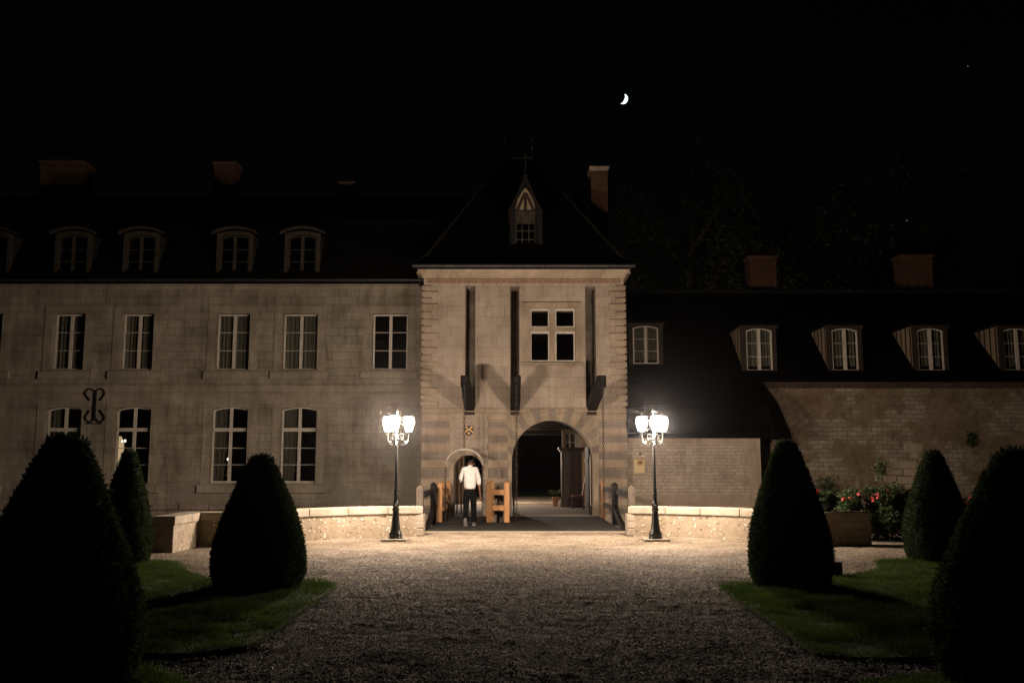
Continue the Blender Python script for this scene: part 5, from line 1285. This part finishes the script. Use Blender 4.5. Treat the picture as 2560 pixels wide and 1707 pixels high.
# ------------------------------------------------------------------ trees behind
def tree(x,y,H,cr,label,seed,n=9000):
    rr=random.Random(seed); t=thing('tree',label,'tree',(x,y,0),'tall trees behind the outbuilding')
    m=MB(); m.tube([(x,y,-.2),(x+.2,y,H*.25),(x+.1,y,H*.5),(x+.5,y,H*.78)],[.5,.38,.28,.08],8)
    tips=[]
    for k in range(16):
        a=k*2.4+rr.random(); z0=H*rr.uniform(.25,.7); L_=cr*rr.uniform(.6,1.0); p=Vector((x+.15,y,z0)); pts=[p]
        for s_ in range(4):
            p=p+Vector((math.cos(a)*L_/4,math.sin(a)*L_/4,L_*rr.uniform(.12,.32))); a+=rr.uniform(-.3,.3); pts.append(p)
        m.tube(pts,[.15,.11,.08,.05,.02],5); tips+=pts[2:]
    m.build('trunk',M['bark'],t)
    r_=np.random.default_rng(seed); C=[]; 
    for p in tips: C.append((np.array(p),cr*rr.uniform(.16,.3)))
    per=n//len(C); P=np.concatenate([c+r_.normal(0,.5,(per,3))*s for c,s in C]); n=len(P)
    D=r_.normal(size=(n,3)); D/=np.linalg.norm(D,axis=1)[:,None]; Q=np.cross(D,r_.normal(size=(n,3))); Q/=np.linalg.norm(Q,axis=1)[:,None]; s=r_.uniform(.07,.16,n)[:,None]
    v=np.stack([P-D*s,P+Q*s*.5,P+D*s,P-Q*s*.5],1).reshape(-1,3); fast('crown',v,np.arange(4*n).reshape(-1,4),M['leaf2'],t)
for x,y,H,cr,l,s in ((9.5,50,19,6,'dark leafy tree right behind the tall tower chimney',31),(15.0,52,21,7,'tallest dark tree rising behind the first outbuilding chimney',32),(21.5,56,19,7,'dark spreading tree behind the right part of the outbuilding roof',33),(32,60,15,7,'low dark tree at the far right behind the outbuilding',34)):
    tree(x,y,H,cr,l,s)

# ------------------------------------------------------------------ moon and stars
Ym=600.0; mx,mz=V(1436,227,Ym); rm=12.2/2136*Ym
def crescent():
    n=28; P=[]; tilt=R(-22)
    for i in range(n+1):
        a=-math.pi/2+math.pi*i/n; P.append((rm*math.cos(a),rm*math.sin(a)))
    for i in range(1,n):
        a=math.pi/2-math.pi*i/n; P.append((rm*.34*math.cos(a),rm*math.sin(a)))
    return [(mx-rm*.45+x*math.cos(tilt)-z*math.sin(tilt), mz+x*math.sin(tilt)+z*math.cos(tilt)) for x,z in P]
P=crescent(); o=MB().prism(P,Ym,Ym+1.0).build('moon',M['moon'],loc=(mx,Ym,mz)); tag(o,'bright white crescent moon in the black sky above the tall chimney','moon')
for i,(u,v,r,l) in enumerate(((2223,152,.30,'faint star near the top right corner'),(2083,507,.34,'faint star just above the far right chimney'))):
    X,Z=V(u,v,Ym); o=MB().lathe([(.01,Z-r),(r,Z),(.01,Z+r)],(X,Ym),8).build('star',M['star'],loc=(X,Ym,Z)); tag(o,l,'star','stars')

# ------------------------------------------------------------------ assumed unseen lantern, added on the courtyard side to light ground behind the gate
x,y,z=-1.2,YT+TD+.02,2.75
t=thing('assumed_wall_lantern','assumed black wall lantern, unseen, added to light the courtyard behind the gate tower','lantern',(x,y,z))
m=MB(); m.box(x-.06,x+.06,y-.018,y+.02,z-.2,z+.2); m.tube([(x,y,z+.1),(x,y+.2,z+.22),(x,y+.4,z+.15)],.015,6); m.build('bracket',M['iron'],t)
m=MB(); m.lathe([(.02,z+.16),(.14,z+.08),(.15,z+.06),(.03,z+.055)],(x,y+.42),8); m.build('hood',M['iron'],t)
MB().lathe([(.06,z-.2),(.11,z+.05)],(x,y+.42),6).build('lantern_glass',M['lantern'],t)
ld=bpy.data.lights.new('assumed_courtyard_light','POINT'); ld.energy=1700; ld.color=LAMP_COL; ld.shadow_soft_size=.06  # light of the assumed lantern, added to brighten the courtyard ground
o=bpy.data.objects.new('assumed_courtyard_light',ld); COL.objects.link(o); o.parent=t; o.location=(0,.42,-.05)

# ------------------------------------------------------------------ added scatter volume imitating lens bloom round the lamps
hz=MB().box(-75,75,-8,75,-3.5,34).build('bloom_volume',None if False else bpy.data.materials.new('bloom_scatter')); hz['kind']='stuff'; hz['label']='added thin volume imitating lens bloom round the lamps'
m=hz.data.materials[0]; m.use_nodes=True; N=m.node_tree.nodes; L=m.node_tree.links; N.remove(N['Principled BSDF'])
pv=N.new('ShaderNodeVolumePrincipled'); pv.inputs['Density'].default_value=.00012; pv.inputs['Color'].default_value=(.95,.95,1,1); pv.inputs['Anisotropy'].default_value=.965
L.new(pv.outputs[0],N['Material Output'].inputs['Volume'])
